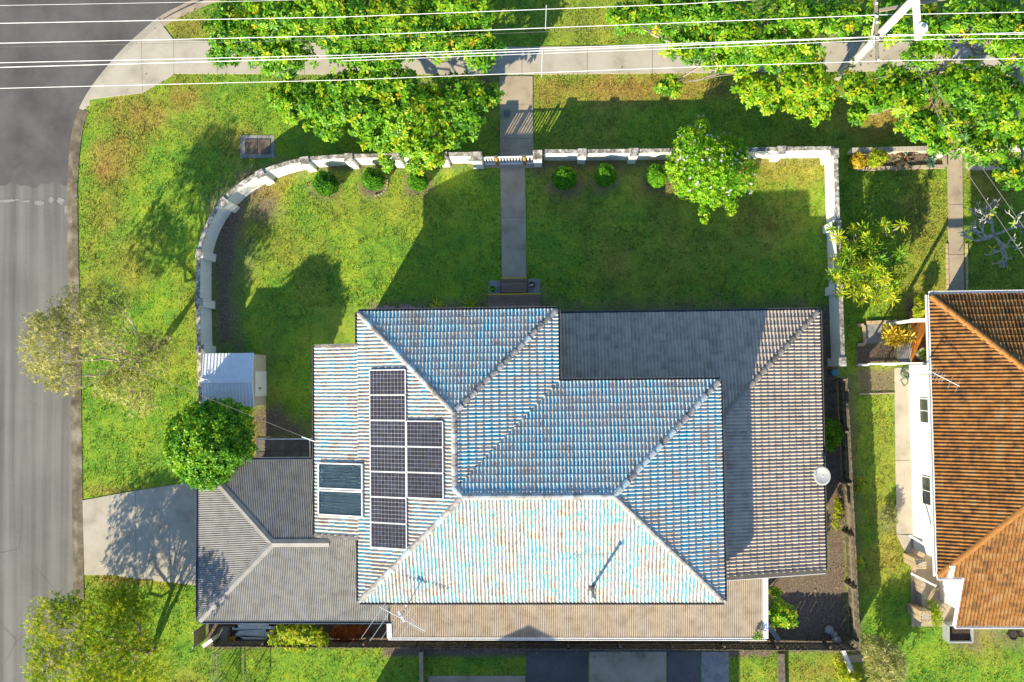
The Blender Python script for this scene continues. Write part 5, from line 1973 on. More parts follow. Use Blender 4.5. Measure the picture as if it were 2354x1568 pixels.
FB = W(1200, 1470)[1]
fx0, fx1 = W(505, 1480)[0], W(1952, 1480)[0]
paling_fence('back_fence', (fx0, FB), (fx1, FB - .12), 1.22, 'long grey timber paling fence behind the verandah and carport', +1)
e0, e1 = W(1926, 868), W(1950, 1478)
paling_fence('side_fence', e0, (fx1 + .06, FB - .1), 1.35, 'grey timber paling fence along the narrow side garden', -1)
# short return fence and gate beside carport
a, b = W(474, 1432), W(474, 1468)
r = thing('side_gate', (a[0], (a[1] + b[1]) / 2, 0), 'narrow timber slat gate at the street end of the back strip', 'gate')
for k in range(7):
    y = b[1] + (a[1] - b[1]) * (k + .5) / 7
    part('board', MB().box(a[0] + .0, a[0] + .02, y - .04, y + .04, .1, 1.5), M['timber_orange'] if k % 3 == 5 else M['timber_deck'], r)
part('frame', MB().box(a[0] - .03, a[0] - .002, b[1], b[1] + .05, 0, 1.55).box(a[0] - .03, a[0] - .002, a[1] - .05, a[1], 0, 1.55), M['white_metal'], r)
a, b = W(492, 1488), W(520, 1458)
mb = MB().bar((W(482, 1474)[0], W(482, 1474)[1], .4), (W(503, 1459)[0], W(503, 1459)[1], .4), .16, .9)
single('rendered_wall_end', mb, M['wall_white'], 'short white rendered wall end beside the timber gate', 'wall')

# planks, pots and oddments behind the carport
for k in range(9):
    u0 = 535 + rng.uniform(-8, 20)
    u1 = 610 + rng.uniform(0, 40)
    v0 = 1434 + k * 3.6 + rng.uniform(-1, 1)
    a, b = W(u0, v0 + rng.uniform(-3, 3)), W(u1, v0 + rng.uniform(-4, 4))
    z = .10 + .04 * (k % 3)
    single('stacked_plank', MB().bar((a[0], a[1], z), (b[0], b[1], z + rng.uniform(0, .04)), .11, .03), M['white_paint'],
           ['topmost plank against the carport gutter in the pale pile', 'second pale plank from the carport gutter in the pile', 'third pale plank from the carport gutter in the pile', 'fourth pale plank from the carport gutter in the pile', 'middle pale plank of the pile behind the carport', 'fourth pale plank from the fence in the pile', 'third pale plank from the fence in the pile', 'second pale plank from the fence in the pile', 'pale plank of the pile nearest the timber fence'][k], 'plank', 'pale planks piled behind the carport')
pot(W(553, 1466), .17, .3, M['plastic_grey'], 'grey upturned drum pot beside the pile of boards')
c0 = W(520, 1455)
single('stacked_boards', MB().box(c0[0] - .22, c0[0] + .22, c0[1] - .3, c0[1] + .3, .02, .4), M['timber_grey'], 'low stack of grey timber boxes beside the drum pot', 'timber stack')
c0 = W(538, 1468)
single('orange_crate', MB().box(c0[0] - .16, c0[0] + .16, c0[1] - .14, c0[1] + .14, .02, .32).box(c0[0] - .18, c0[0] + .18, c0[1] - .16, c0[1] + .16, .32, .36), M['timber_orange'], 'small orange timber crate behind the carport', 'crate')
pot(W(545, 1437), .10, .18, M['terracotta'], 'small terracotta pot under the carport gutter')

# back garden oddments
for (u, v, s) in ((1905, 1447, .22), (1917, 1458, .16), (1922, 1472, .24)):
    c0 = W(u, v)
    prof = [(s * .6, 0), (s * 1.0, s * .4), (s * .8, s * .9), (s * .2, s * 1.15)]
    single('garden_rock', MB().lathe(c0, prof, 7), M['stone'], {1905: 'pale rock nearest the lawn side in the back garden corner', 1917: 'small pale rock between two larger ones in the back garden corner', 1922: 'pale rock closest to the back fence in the garden corner'}[u], 'rock', 'rocks in the back garden corner')
a, b = W(1762, 1432), W(1790, 1472)
single('grey_plank', MB().bar((a[0], a[1], .12), (b[0], b[1], .12), .22, .05), M['plastic_grey'], 'blue grey plank on the ground at the verandah corner', 'plank')
c0 = W(1912, 857)
r = thing('water_butt', c0, 'small teal bin standing by the end of the boundary wall', 'bin')
part('bin', MB().lathe(c0, [(.13, 0), (.16, .45), (.17, .47), (.15, .48), (.13, .3)], 14), M['plastic_blue'], r)
part('lid', MB().lathe((c0[0], c0[1], .48), [(.165, 0), (.15, .03), (.02, .045)], 14), M['plastic_blue'], r)
# pots at the steps
p_l = pot(W(1133, 666, .06), .19, .32, M['plastic_grey'], 'blue grey pot with green succulents left of the steps')
c0 = W(1133, 666, .06)
C = np.array([[c0[0] + .09 * math.cos(k * 1.05), c0[1] + .09 * math.sin(k * 1.05), .36] for k in range(6)] + [[c0[0], c0[1], .38]])
foliage('leaves', [rosettes(C, np.tile([0, 0, 1.], (7, 1)), 8, .085, .05, .4, .2)], M['leaf_hedge'], p_l)
pot(W(1223, 656, .06), .17, .26, M['terracotta'], 'terracotta pot with pebbles right of the steps', stones=True)

# ------------------------------------------------------------------ satellite dish, flue, aerials
zd = 3.2
c0 = W(1890, 1094, zd)
r = thing('satellite_dish', (c0[0], c0[1], 2.5), 'white oval satellite dish on the edge of the grey wing roof', 'satellite dish')
ax = unit(np.array([-.62, .10, .78]))
X = unit(np.cross(ax, [0, 1., 0]))
Y = np.cross(ax, X)
V, F = [], []
nr, nk = 5, 22
for i in range(nr + 1):
    q = i / nr
    for k in range(nk):
        t_ = 2 * math.pi * k / nk
        p = c0 + X * .37 * q * math.cos(t_) + Y * .40 * q * math.sin(t_) + ax * (.09 * q * q - .09)
        V.append(p)
for i in range(nr):
    for k in range(nk):
        F.append((i * nk + k, i * nk + (k + 1) % nk, (i + 1) * nk + (k + 1) % nk, (i + 1) * nk + k))
o = place('reflector', raw_mesh('reflector', V, F, smooth=True), simple('dish_grey', [(.30, .32, .335), (.36, .38, .39)], 6, .5), r)
md = o.modifiers.new('thickness', 'SOLIDIFY')
md.thickness = .012
lnb = c0 + ax * .42 + Y * -.05 + X * .18
part('feed_arm', MB().tube([c0 - ax * .08 + X * .3, lnb], .012, 6), M['steel'], r)
part('feed_head', MB().tube([lnb - ax * -.06, lnb - ax * .06], .035, 8), M['white_metal'], r)
part('mast', MB().tube([c0 - ax * .1, c0 - ax * .2 - [0, 0, .12], (c0[0] - .2, c0[1] - .05, 2.45)], .022, 7), M['steel'], r)

nS = np.array([0, -tp, 1]) / math.sqrt(1 + tp * tp)
pS = np.array([0, yS, ze + .04])
fb_ = WP(1361, 1350, pS, nS)
r = thing('flue_pipe', fb_, 'tall dark flue pipe with guy wires on the sunny rear slope', 'flue')
part('pipe', MB().tube([fb_ - [0, 0, .1], fb_ + [0, 0, 1.75]], .058, 12), simple('grey_flue', [(.10, .11, .12), (.18, .19, .20)], 4, .5, .5), r)
part('cowl', MB().lathe((fb_[0], fb_[1], fb_[2] + 1.70), [(.075, 0), (.085, .03), (.085, .10), (.03, .14)], 12), M['steel'], r)
part('collar', MB().lathe((fb_[0], fb_[1], fb_[2] - .05), [(.19, 0), (.14, .08), (.07, .16), (.062, .26)], 12), M['dark_gutter'], r)
for (u, v) in ((1317, 1275), (1404, 1273)):
    an = WP(u, v, pS, nS)
    part('guy_wire', MB().tube([fb_ + [0, 0, 1.2], an], .006, 5), M['dark_wire'], r)
    part('anchor', MB().bar(an, an + np.array([0, .14, .05]), .04, .03), M['timber_orange'], r)
    if u == 1317:
        a0 = an
pts = [a0 + (an - a0) * k / 24 + np.array([0, .03 * math.sin(k * 2.2), .035]) for k in range(25)]
part('cable_shadow', MB().tube(pts, .008, 5), M['dark_wire'], r)  # dark tube standing in for the wavy shadow line between the anchors

# television aerial over the rear gutter
zt_ = 5.9
ce = W(921, 1417, zt_)
r = thing('television_aerial', (ce[0], ce[1], 4.4), 'long television aerial on a mast over the rear gutter', 'aerial')
e0_, e1_ = W(873, 1395, zt_), W(978, 1451, zt_)
part('boom', MB().tube([e0_, e1_], .018, 6), M['alu'], r)
bd = unit(e1_ - e0_)
pd = W(845, 1470, zt_) - W(900, 1390, zt_)
pd[2] = 0
pd = unit(pd)
for k, (f, l0, l1) in enumerate(((.05, .55, 1.45), (.22, .55, 1.40), (.38, .55, 1.15), (.52, .5, .9), (.66, .45, .75))):
    p = e0_ + (e1_ - e0_) * f
    part('element', MB().tube([p - pd * l0, p + pd * l1], .008, 5), M['alu'], r)
for k in range(9):
    p = e0_ + (e1_ - e0_) * (.66 + .04 * k)
    part('director', MB().tube([p - pd * .16, p + pd * .16], .006, 5), M['alu'], r)
part('mast', MB().tube([(ce[0], ce[1], 4.35), (ce[0], ce[1], zt_ + .05)], .02, 7), M['steel'], r)
part('bracket', MB().bar((ce[0], ce[1], 4.5), (ce[0], yS + .02, 4.62), .04, .04), M['steel'], r)
part('reflector', MB().bar(W(915, 1405, zt_), W(930, 1430, zt_), .10, .05), M['alu'], r)

# ------------------------------------------------------------------ power pole, street light, lines
pxy = np.array([13.40, 13.61])
pole = thing('power_pole', (pxy[0], pxy[1], 0), 'pale timber power pole with two crossarms at the top right', 'power pole')
part('pole', MB().tube([(pxy[0], pxy[1], -.3), (pxy[0], pxy[1], 4.5), (pxy[0], pxy[1], 9.2)], [.19, .17, .145], 14), M['pole_timber'], pole, smooth=True)
z1 = 5.65
ca, cb = W(2027, 148, z1), W(2022, -22, z1)
ca[0] = cb[0] = pxy[0] - .22
arm = part('crossarm', MB().bar(ca, cb, .12, .11), M['timber_grey'], pole)
arm_y = {}
for v in (40, 53, 88, 140, 10):
    y = W(2027, v, z1)[1]
    part('insulator', MB().lathe((ca[0], y, z1 + .055), [(.03, 0), (.045, .03), (.03, .05), (.05, .08), (.02, .12)], 10), M['white_metal'], arm)
for s_ in (-1, 1):
    part('brace', MB().bar((ca[0] - .02, pxy[1] + s_ * .75, z1 - .05), (pxy[0] - .19, pxy[1] + s_ * .05, z1 - .65), .05, .012), M['white_metal'], pole)
z2 = 8.3
a2 = W(2022, 24, 7.0)
b2 = W(2175, -4, 7.0)
part('crossarm', MB().bar(a2, b2, .11, .12), M['timber_grey'], pole)
la0 = np.array([pxy[0] + .22, pxy[1] + .1, 7.6])
la1 = W(2111, 92, 7.6)
la0[0] = la1[0] - .06
lt = thing('street_light', (la1[0], la1[1], 7.4), 'white street light arm reaching out from the power pole', 'street light')
part('arm', MB().bar(la0 + [0, .6, 0], la1, .24, .12), M['white_metal'], lt)
part('lamp_head', MB().bar(la1 + [0, .45, -.07], la1 + [0, -.02, -.07], .20, .05), M['glass_dark'], lt)
pcx = la1 + np.array([.12, .42, .06])
part('photocell_base', MB().lathe(pcx, [(.22, 0), (.22, .05), (.20, .07)], 18), M['white_metal'], lt)
part('photocell', MB().lathe(pcx + [0, 0, .07], [(.09, 0), (.09, .05), (.05, .09)], 12), M['plastic_grey'], lt)
part('stay', MB().bar((pxy[0], pxy[1], 7.55), la0 + [0, .3, 0], .08, .08), M['steel'], lt)


def power_line(pts, r, label, m='wire', group='overhead power lines'):
    P = []
    for (u, v, z) in pts:
        P.append(W(u, v, z))
    Q = []
    for a, b in zip(P[:-1], P[1:]):
        for k in range(8):
            Q.append(a + (b - a) * k / 8)
    Q.append(P[-1])
    return single('power_line', MB().tube(Q, r, 6), M[m], label, 'power line', group, True)


power_line([(-80, 14, 7.3), (600, 2, 7.1), (900, -8, 7.1)], 0.0080, 'thin topmost overhead wire crossing the road corner')
power_line([(-80, 55, 6.9), (784, 39, 6.7), (1569, 9, 6.9), (2040, -20, 7.1)], 0.0152, 'overhead wire passing the upper end of the left spacer bar')
power_line([(-80, 101, 5.9), (784, 82, 5.6), (1569, 52, 5.6), (2027, 34, 5.75), (2440, 26, 5.6)], 0.0168, 'overhead wire ending the lower end of the left spacer bar')
power_line([(-80, 110, 5.9), (784, 91, 5.6), (1250, 73, 5.6), (1700, 50, 5.65)], 0.0072, 'thin dark overhead wire just under the spacer wire', 'dark_wire')
power_line([(-80, 146, 5.8), (784, 127, 5.5), (1569, 100, 5.5), (2025, 84, 5.75), (2440, 72, 5.6)], 0.0168, 'upper wire of the close bundle above the footpath')
power_line([(-80, 157, 5.7), (784, 133, 5.4), (1180, 119, 5.45), (1569, 104, 5.5), (1990, 86, 5.7)], 0.0208, 'thicker twisted cable in the close bundle above the footpath')
power_line([(784, 140, 5.4), (1569, 111, 5.5), (2027, 92, 5.75), (2440, 87, 5.6)], 0.0128, 'lowest wire of the close bundle above the footpath')
power_line([(-80, 205, 5.6), (784, 184, 5.4), (1640, 152, 5.55), (2027, 140, 5.75), (2440, 133, 5.6)], 0.0144, 'southernmost overhead wire crossing over the corner verge')
power_line([(2040, 80, 5.75), (2440, 78, 5.6)], 0.0176, 'short overhead cable running right from the crossarm')
for (u, v0, v1, z, lab) in ((1255, 12, 67, 6.2, 'upright spacer bar between two overhead wires left of centre'), (1246, 118, 178, 5.5, 'thin spacer bar between the bundle and southernmost wire')):
    single('wire_spacer', MB().tube([W(u + 1, v0, z), W(u - 1, v1, z)], .017, 6), M['wire'], lab, 'spacer')
power_line([(-60, 690, 5.2), (207, 806, 4.9), (467, 911, 4.6), (722, 1014, 4.2)], 0.0096, 'thin service cable from the road to the house eave', 'dark_wire', None)
power_line([(2105, 150, 5.5), (2190, 340, 4.6), (2205, 370, 4.4), (2354, 590, 3.8)], .012, 'service cable sloping to the neighbouring house, left one', 'dark_wire', None)
power_line([(2130, 160, 5.5), (2240, 360, 4.6), (2380, 560, 4.0)], .012, 'service cable sloping to the neighbouring house, right one', 'dark_wire', None)
single('service_bracket', MB().tube([W(694, 1004, 4.25), W(724, 1015, 4.2)], .022, 7), M['white_metal'], 'white bracket where the service cable meets the west eave', 'bracket')

# ------------------------------------------------------------------ neighbouring house on the right
ne = 3.5
nx0, ny1 = W(2137, 678, ne)[0] - .02, W(2127, 678, ne)[1]
ny0 = W(2150, 1325, ne)[1]
nx1 = nx0 + 11.0
tn = .42
zS = 2.8
for _ in range(6):
    nx2 = W(2194, 1400, zS)[0]
    ny2 = W(2194, 1437, zS)[1]
    zS = ne - (ny0 - ny2) * tn
wb = W(2092, 1000)[0]
nh = thing('neighbour_house', ((nx0 + nx1) / 2, (ny0 + ny1) / 2, 0), 'white walled neighbouring house with brown tiled hip roof', 'house')
part('wall', MB().prism([(wb, ny0 + .5), (nx1 - .5, ny0 + .5), (nx1 - .5, ny1 - .55), (wb + 1.2, ny1 - .55), (wb + 1.2, W(2092, 840)[1]), (wb, W(2092, 840)[1])], 0, ne - .06), M['white_wall'], nh)
part('wall', MB().box(nx2 + .45, nx1 - .5, ny2 + .45, ny0 + .495, 0, zS + .1), M['white_wall'], nh)
half = (ny1 - ny0) / 2
half2 = half
# north and west slopes of a hip roof, with a lower wing to the south
rx = nx0 + half
zrn = ne + half * tn
rb = MB()
ym = (ny0 + ny1) / 2
rb.add([(nx0, ny1, ne - .03), (nx1, ny1, ne - .03), (nx1, ny0, ne - .03), (nx0, ny0, ne - .03), (rx, ym, zrn - .03), (nx1, ym, zrn - .03)], [(1, 0, 4, 5), (0, 3, 4), (3, 2, 5, 4)])
rb.add([(nx0, ny1, ne - .07), (nx1, ny1, ne - .07), (nx1, ny0, ne - .07), (nx0, ny0, ne - .07)], [(0, 1, 2, 3)])
rb.add([(nx2, ny2, zS - .03), (nx1, ny2, zS - .03), (nx1, ny0, ne - .03), (nx2, ny0, ne - .03), (nx2, ny2, zS - .09), (nx1, ny2, zS - .09), (nx1, ny0, ne - .09), (nx2, ny0, ne - .09)], [(0, 1, 2, 3), (7, 6, 5, 4), (0, 3, 7, 4)])
nroof = part('roof', rb, M['roof_deck'], nh)
trn = TileRoof(nroof, M['brown_tile'])
trn.plane([(nx0, ny1), (nx1, ny1), (nx1, ym), (rx, ym)], (nx0, ny1, ne), (nx1, ny1, ne), (0, -1), tn, skip=lambda c: c[0] > 23)
trn.plane([(nx0, ny1), (nx0, ny0), (rx, ym)], (nx0, ny1, ne), (nx0, ny0, ne), (1, 0), tn, skip=lambda c: c[0] > 23)
# the south slope carries on down over the south wing at the same pitch
trn.plane([(nx2, ny2), (nx1, ny2), (nx1, ym), (rx, ym), (nx2, ny0 + (nx2 - nx0))], (nx2, ny2, zS), (nx1, ny2, zS), (0, 1), tn, skip=lambda c: c[0] > 23)
trn.plane([(nx0, ny0), (nx2, ny0), (nx2, ny0 + (nx2 - nx0))], (nx0, ny0, ne), (nx2, ny0, ne), (0, 1), tn)
trn.finish(300)
for a, b in (((nx0 + .06, ny1 - .06, ne + .02), (rx, ym, zrn)), ((nx0 + .06, ny0 + .06, ne + .02), (rx, ym, zrn)), ((rx, ym, zrn), (nx1 - 3, ym, zrn))):
    caps(a, b, M['orange_clay'], nroof, L=.42)
lead = W(2188, 1308, ne + .25)
part('flashing', MB().bar((lead[0], ny0 - .05, ne + .06), (lead[0], ny0 + .5, ne + .32), .22, .03), M['white_metal'], nroof)
gutter(nh, [(nx1, ny1, ne - .02), (nx0, ny1, ne - .02), (nx0, ny0, ne - .02), (nx2, ny0, ne - .02)], M['white_metal'], w=.15, h=.12)
gutter(nh, [(nx2, ny2, zS - .03), (nx1, ny2, zS - .03)], M['white_metal'], w=.15, h=.12)
part('barge_board', MB().bar((nx2 - .03, ny2 - .05, zS - .02), (nx2 - .03, ny0 - .02, ne - .02), .05, .2), M['white_paint'], nh)
part('wall', MB().prism([(nx2 + .45, ny2 + .45), (nx2 + .5, ny2 + .45), (nx2 + .5, ny0 + .49), (nx2 + .45, ny0 + .49)], zS, [zS + .13, zS + .13, ne - .1, ne - .1]), M['white_wall'], nh)
for (v, hgt) in ((945, 1.0), (1130, 1.15)):
    y = W(2120, v, 1.9)[1]
    fr = part('window', MB().box(wb - .03, wb - .002, y - hgt / 2 - .05, y + hgt / 2 + .05, 1.25, 2.25), M['white_paint'], nh)
    part('pane', MB().box(wb - .036, wb - .03, y + .02, y + hgt / 2, 1.3, 2.2), M['glass_dark'], fr)
    part('pane', MB().box(wb - .036, wb - .03, y - hgt / 2, y - .02, 1.3, 2.2), M['glass_dark'], fr)
    part('hood', MB().bar((wb - .16, y, 2.44), (wb - .001, y, 2.52), hgt + .1, .02), M['white_paint'], fr)
# porch floor of terracotta tiles, white beam, pot
pf = part('porch_floor', MB().prism(X2([(2090, 716), (2132, 716), (2132, 842), (2090, 842)]), -.1, .12), M['mortar'], nh)
q0 = W(2090, 716)
q1 = W(2132, 842)
for i in range(3):
    for j in range(8):
        xa = q0[0] + (q1[0] - q0[0]) * i / 3
        xb = q0[0] + (q1[0] - q0[0]) * (i + 1) / 3 - .012
        ya = q0[1] + (q1[1] - q0[1]) * j / 8
        yb = q0[1] + (q1[1] - q0[1]) * (j + 1) / 8 + .012
        part('floor_tile', MB().box(xa, xb, yb, ya, .12, .14), M['porch_tile'], pf)
a, b = W(2094, 737, 2.6), W(2135, 735, 2.6)
part('porch_beam', MB().bar(a, b + [.6, 0, 0], .16, .16), M['white_paint'], nh)
part('porch_post', MB().box(a[0] + .02, a[0] + .14, a[1] - .06, a[1] + .06, 0, 2.52), M['white_paint'], nh)
pp = pot(W(2116, 815, .14), .32, .5, M['plastic_grey'], 'large grey pot with a lime green plant on the tiled porch')
c0 = W(2116, 815, .14)
C = np.array([[c0[0] + rng.normal(0, .12), c0[1] + rng.normal(0, .12), .75 + rng.uniform(0, .3)] for k in range(14)])
foliage('leaves', [rosettes(C, unit(rng.normal(0, .3, C.shape) + [0, 0, 1]), 6, .16, .09, .3)], M['leaf_lime'], pp)

# aerial on that roof
zt_ = 4.6
ca_ = W(2140, 862, zt_)
r = thing('roof_aerial', (ca_[0], ca_[1], 3.4), 'television aerial on a mast at the gutter of the brown roof', 'aerial')
e0_, e1_ = W(2132, 850, zt_), W(2206, 888, zt_)
part('boom', MB().tube([e0_, e1_], .015, 6), M['alu'], r)
pd = unit((W(2196, 897, zt_) - W(2207, 872, zt_)) * [1, 1, 0])
for f, l_ in ((.10, .55), (.24, .40), (.33, .40), (.42, .36), (.50, .36), (.72, .42), (.95, .42)):
    p = e0_ + (e1_ - e0_) * f
    part('element', MB().tube([p - pd * l_ * .5, p + pd * l_ * .7], .008, 5), M['alu'], r)
part('mast', MB().tube([(ca_[0], ca_[1], 3.2), (ca_[0], ca_[1], zt_ + .1)], .02, 7), M['steel'], r)

# lattice fence between the gardens
a, b = W(1970, 838), W(2092, 836)
r = thing('lattice_fence', ((a[0] + b[0]) / 2, a[1], 0), 'white lattice screen from the boundary to the white wall', 'fence')
part('rail', MB().bar((a[0], a[1], 1.5), (b[0] + .1, b[1], 1.5), .08, .06), M['white_paint'], r)
part('rail', MB().bar((a[0], a[1], .12), (b[0] + .1, b[1], .12), .06, .06), M['white_paint'], r)
n_ = 22
for s_ in (-1, 1):
    for k in range(n_):
        f0 = k / n_
        p = a + (b - a) * f0
        q = p + unit(b - a) * .7 * s_
        if not (a[0] - .01 <= q[0] <= b[0] + .1):
            continue
        part('lath', MB().bar((p[0], p[1] + s_ * .012, .15), (q[0], q[1] + s_ * .012, 1.47), .03, .008, (0, 1, 0)), M['white_paint'], r)
for p in (a, (a + b) / 2, b):
    part('post', MB().box(p[0] - .04, p[0] + .04, p[1] - .08, p[1] - .016 - .012, -.05, 1.47), M['white_paint'], r)
# hose coil
c0 = W(2083, 856)
pts = []
for k in range(90):
    t_ = k * .42
    rr_ = .22 + .07 * math.sin(k * .13) + .02 * math.sin(k * 1.7)
    pts.append((c0[0] + rr_ * math.cos(t_), c0[1] + rr_ * math.sin(t_), .06 + .0012 * k))
tail = [W(2070, 875, .05), W(2078, 888, .05), W(2088, 880, .05), W(2084, 868, .05)]
single('garden_hose', MB().tube(pts + tail, .014, 6), simple('green_hose', [(.03, .10, .06), (.05, .15, .09)], 4, .5), 'coiled green garden hose on the side path', 'hose')

# front garden beds: edging strips
def edging(name, pts, w, h, m, label, n):
    r = thing(name, W(*pts[0]), label, 'edging')
    for a, b in zip(pts[:-1], pts[1:]):
        A, B = W(*a), W(*b)
        k = max(1, int(np.linalg.norm(B - A) / n))
        for i in range(k):
            p = A + (B - A) * (i / k)
            q = A + (B - A) * ((i + 1) / k)
            d = unit(q - p)
            part('block', MB().bar(p + d * .008 + [0, 0, h / 2], q - d * .008 + [0, 0, h / 2 + rng.uniform(-.006, .006)], w, h), M[m], r)


edging('bed_edging', [(1966, 390), (2150, 384), (2170, 384), (2170, 350)], .17, .12, 'concrete', 'grey block edging around the front garden bed left of the path', .62)
edging('bed_edging', [(2224, 350), (2224, 387), (2330, 387)], .2, .12, 'concrete_pale', 'pale block edging around the small bed right of the path', .7)
edging('porch_bed_edging', [(1968, 748), (1984, 748), (1986, 792), (1970, 793)], .14, .14, 'brick', 'brick edging around the small dark bed at the side of the lawn', .23)
edging('lawn_border', [(1990, 742), (2086, 738)], .15, .10, 'brick', 'brick border between the lawn and the neighbouring porch', .23)
edging('path_brick_edge', [(2176, 560), (2178, 690)], .10, .07, 'brick', 'brick edge along the left of the neighbouring front path', .22)
edging('path_brick_edge', [(2221, 560), (2222, 690)], .10, .07, 'brick', 'brick edge along the right of the neighbouring front path', .22)
edging('timber_edge', [(1974, 906), (2056, 904)], .06, .06, 'concrete', 'thin concrete edge between dry bed and side lawn', 1.6)
# low front wall of the neighbour
a, b = W(1958, 345, .6), W(2176, 340, .6)
r = thing('low_front_wall', ((a[0] + b[0]) / 2, a[1], 0), 'low pale wall with slatted top along the neighbouring front boundary', 'wall')
part('wall', MB().bar((a[0], a[1], .2), (b[0], b[1], .2), .16, .6), M['cream_wall'], r)
for k in range(26):
    p = a + (b - a) * (k + .5) / 26
    part('coping_block', MB().bar(p + unit(b - a) * -.075 + [0, 0, -.05], p + unit(b - a) * .075 + [0, 0, -.05], .22, .09), M['concrete_pale'], r)
a, b = W(2214, 340, .6), W(2400, 336, .6)
single('low_front_wall', MB().bar((a[0], a[1], .25), (b[0], b[1], .25), .18, .7), M['cream_wall'], 'low pale wall right of the neighbouring front path under the tree', 'wall')
p = W(2170, 345, .8)
single('letterbox_pier', MB().box(p[0] - .18, p[0] + .16, p[1] - .18, p[1] + .18, -.05, .72).box(p[0] - .2, p[0] + .18, p[1] - .2, p[1] + .2, .72, .8), M['cream_wall'], 'pale square pier at the end of the low front wall beside the path', 'pier')

# brick piers and patio walls of the neighbour
def brick_pier(u, v, h, w, label):
    c = W(u, v, h)
    r = thing('brick_pier', (c[0], c[1], 0), label, 'pier', 'hollow brick piers of the neighbouring patio')
    part('core', MB().box(c[0] - w / 2 + .02, c[0] + w / 2 - .02, c[1] - w / 2 + .02, c[1] + w / 2 - .02, -.1, h - .01), M['mortar'], r)
    nc = int(h / .085)
    me1 = raw_mesh('brick', MB().box(-w / 4 + .004, w / 4 - .004, -.055, .055, 0, .075).V, MB().box(0, 1, 0, 1, 0, 1).F)
    for j in range(nc):
        for k in range(4):
            ang = k * math.pi / 2
            for s_ in (-1, 1):
                o = place('brick', me1, M['brick'], r)
                off = w / 2 - .055
                sh = s_ * w / 4 + (.02 if j % 2 else -.02) * 0
                lx_, ly_ = sh, off
                if k % 2 == 0 or abs(sh) < w / 2 - .055:
                    o.matrix_basis = Matrix.Translation((c[0] + lx_ * math.cos(ang) - ly_ * math.sin(ang), c[1] + lx_ * math.sin(ang) + ly_ * math.cos(ang), h - (j + 1) * .085 + .005 + (.0015 if k % 2 else 0))) @ Matrix.Rotation(ang, 4, 'Z') @ Matrix.Scale(.97 if k % 2 else 1.0, 4)
    hl = MB()
    for k in range(12):
        t_ = k / 12 * 4
        sd = int(t_)
        f = (t_ - sd) * 2 - 1 + .33
        q = w / 2 - .05
        x, y = [(f * q, q), (q, -f * q), (-f * q, -q), (-q, f * q)][sd]
        hl.box(c[0] + x - .016, c[0] + x + .016, c[1] + y - .016, c[1] + y + .016, h - .01, h + .004)
    part('brick_hole', hl, M['black_plastic'], r)
    return r


brick_pier(2118, 1297, 1.5, .42, 'square brick pier with holed top halfway along the neighbouring patio')
brick_pier(2128, 1418, 1.5, .46, 'square brick pier with holed top at the corner of the neighbouring patio')
a, b = W(2100, 1320), W(2106, 1402)
r = thing('patio_wall', ((a[0] + b[0]) / 2, (a[1] + b[1]) / 2, 0), 'low pale block wall between the two brick piers', 'wall')
for k in range(8):
    p = a + (b - a) * k / 8
    q = a + (b - a) * (k + 1) / 8
    d = unit(q - p)
    for j in range(4):
        part('block', MB().bar(p + d * .006 + [0.09, 0, .10 + j * .2], q - d * .006 + [0.09, 0, .10 + j * .2], .2, .19), M['concrete'], r)
a, b = W(2090, 1231, 2.2), W(2142, 1262, 2.6)
single('awning_rail', MB().bar(a, b, .08, .10), M['white_paint'], 'white sloping rail from the white wall end over the patio', 'rail')
a, b = W(2094, 1318, 1.7), W(2152, 1348, 2.3)
single('awning_rail', MB().bar(a, b, .08, .10), M['white_paint'], 'white sloping rail from the brick pier over the patio', 'rail')
q = X2([(2134, 1388), (2152, 1388), (2152, 1408), (2134, 1408)])
mb = MB()
mb.prism(q, .04, .08)
for i in range(4):
    mb.bar((q[i][0], q[i][1], .22), (q[(i + 1) % 4][0], q[(i + 1) % 4][1], .22), .03, .3)
single('planter_tray', mb, M['plastic_grey'], 'square grey tray planter on the neighbouring patio', 'planter')
q = X2([(2168, 1430), (2222, 1430), (2222, 1468), (2168, 1468)])
r = thing('planter_box', (q[0][0], q[0][1], 0), 'open timber sided planter box at the corner of the brown roof', 'planter')
for i in range(4):
    part('side', MB().bar((q[i][0], q[i][1], .3), (q[(i + 1) % 4][0], q[(i + 1) % 4][1], .3), .06, .6), M['plastic_grey'], r)
part('soil', MB().prism(q, .05, .42), M['soil'], r)
pot(W(2322, 1457), .20, .3, M['black_plastic'], 'black plastic pot with a stem on the grass by the brown roof')
pot(W(2340, 1455), .14, .26, M['black_plastic'], 'smaller black pot with pale rim next to another pot')

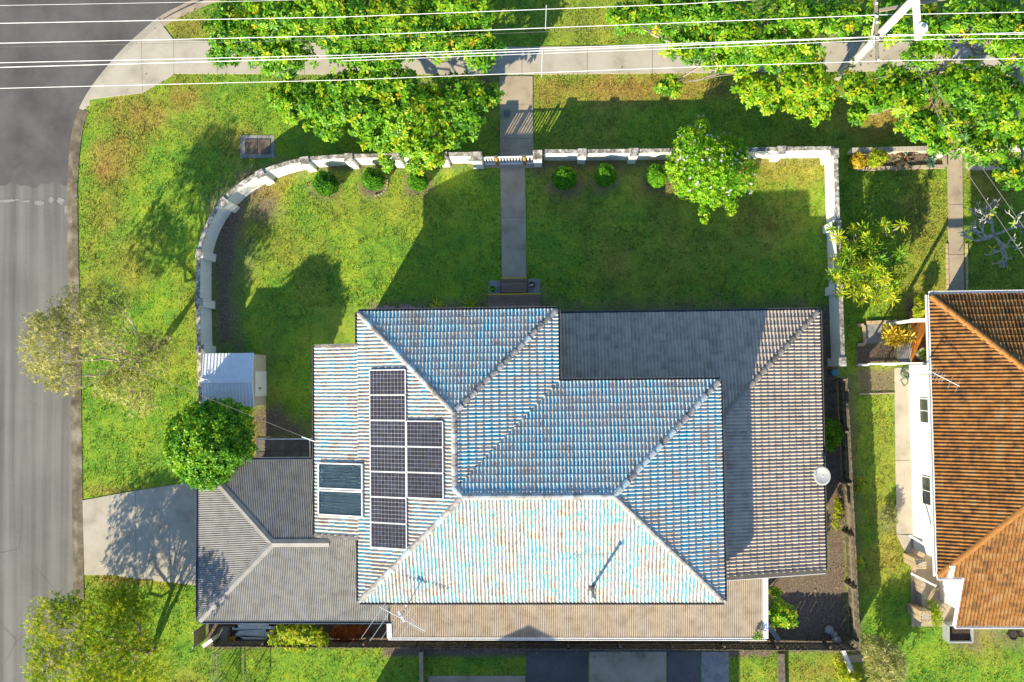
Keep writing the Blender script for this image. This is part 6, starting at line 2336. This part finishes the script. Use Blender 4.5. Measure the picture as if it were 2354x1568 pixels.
# ------------------------------------------------------------------ south side: sleeper, fences, the neighbour beyond the frame
a, b = W(1794, 1500), W(1796, 1600)
single('timber_sleeper', MB().bar((a[0], a[1], .1), (b[0], b[1], .1), .28, .22), M['timber_grey'], 'old timber sleeper on the grass south of the back fence', 'sleeper')
a, b = W(967, 1500, .4), W(970, 1640, .4)
r = thing('low_kerb_wall', (a[0], a[1], 0), 'narrow pale concrete edge wall south of the back fence', 'wall')
part('wall', MB().bar((a[0], a[1], .1), (b[0], b[1], .1), .16, .5), M['concrete'], r)
a, b = W(1940, 1495, .5), W(1985, 1600, .5)
single('boundary_kerb', MB().bar((a[0], a[1], .15), (b[0], b[1], .15), .14, .5), M['white_paint'], 'white low wall running down from the fence corner', 'wall')
for (u, lab) in ((488, 'dark chain wire fence line nearest the street south of the back fence'), (499, 'middle dark chain wire fence line south of the back fence'), (559, 'dark chain wire fence line nearest the south lawn')):
    a, b = W(u, 1505, .9), W(u + 2, 1640, .9)
    r = thing('wire_fence', (a[0], a[1], 0), lab, 'fence')
    part('top_rail', MB().tube([a, b], .02, 6), M['timber_grey'], r)
    for k in range(3):
        p = a + (b - a) * k / 2
        part('post', MB().tube([(p[0], p[1], -.1), (p[0], p[1], .92)], .025, 6), M['steel'], r)
    for k in range(22):
        p = a + (b - a) * k / 22
        q = a + (b - a) * (k + 1) / 22
        part('mesh_wire', MB().tube([(p[0], p[1], .05), (q[0], q[1], .88)], .004, 4).tube([(q[0] + .008, q[1], .05), (p[0] + .008, p[1], .88)], .004, 4), M['steel'], r)
# gabled house to the south whose shadow falls on the verandah
L6 = np.array([math.sin(SHADOW_AZ), math.cos(SHADOW_AZ)]) / math.tan(SUN_EL)
za, zev = 6.2, 3.9
ap = W(1213, 1443, 2.4)[:2] - L6 * (za - 2.4)
xl = W(918, 1540)[0] - L6[0] * zev
xr = W(1700, 1540)[0] - L6[0] * zev
r = thing('south_house', (ap[0], ap[1] - 5, 0), 'gabled house beyond the bottom edge that shades the south drive', 'house')
part('wall', MB().box(xl + .5, xr - .5, ap[1] - 9, ap[1] - .6, 0, zev), M['cream_wall'], r)
mb = MB()
for s0, s1 in ((xl, ap[0]), (ap[0], xr)):
    z0, z3 = (zev, za) if s0 == xl else (za, zev)
    mb.prism([(s0, ap[1] - 10), (s1, ap[1] - 10), (s1, ap[1]), (s0, ap[1])], [z0 - .08, z3 - .08, z3 - .08, z0 - .08], [z0, z3, z3, z0])
part('roof', mb, M['grey_sheet'], r)
mb = MB()
for y in (ap[1] - .6, ap[1] - 9):
    mb.add([(xl + .5, y, zev), (xr - .5, y, zev), (ap[0], y, za - .12)], [(0, 1, 2)])
part('gable', mb, M['cream_wall'], r)
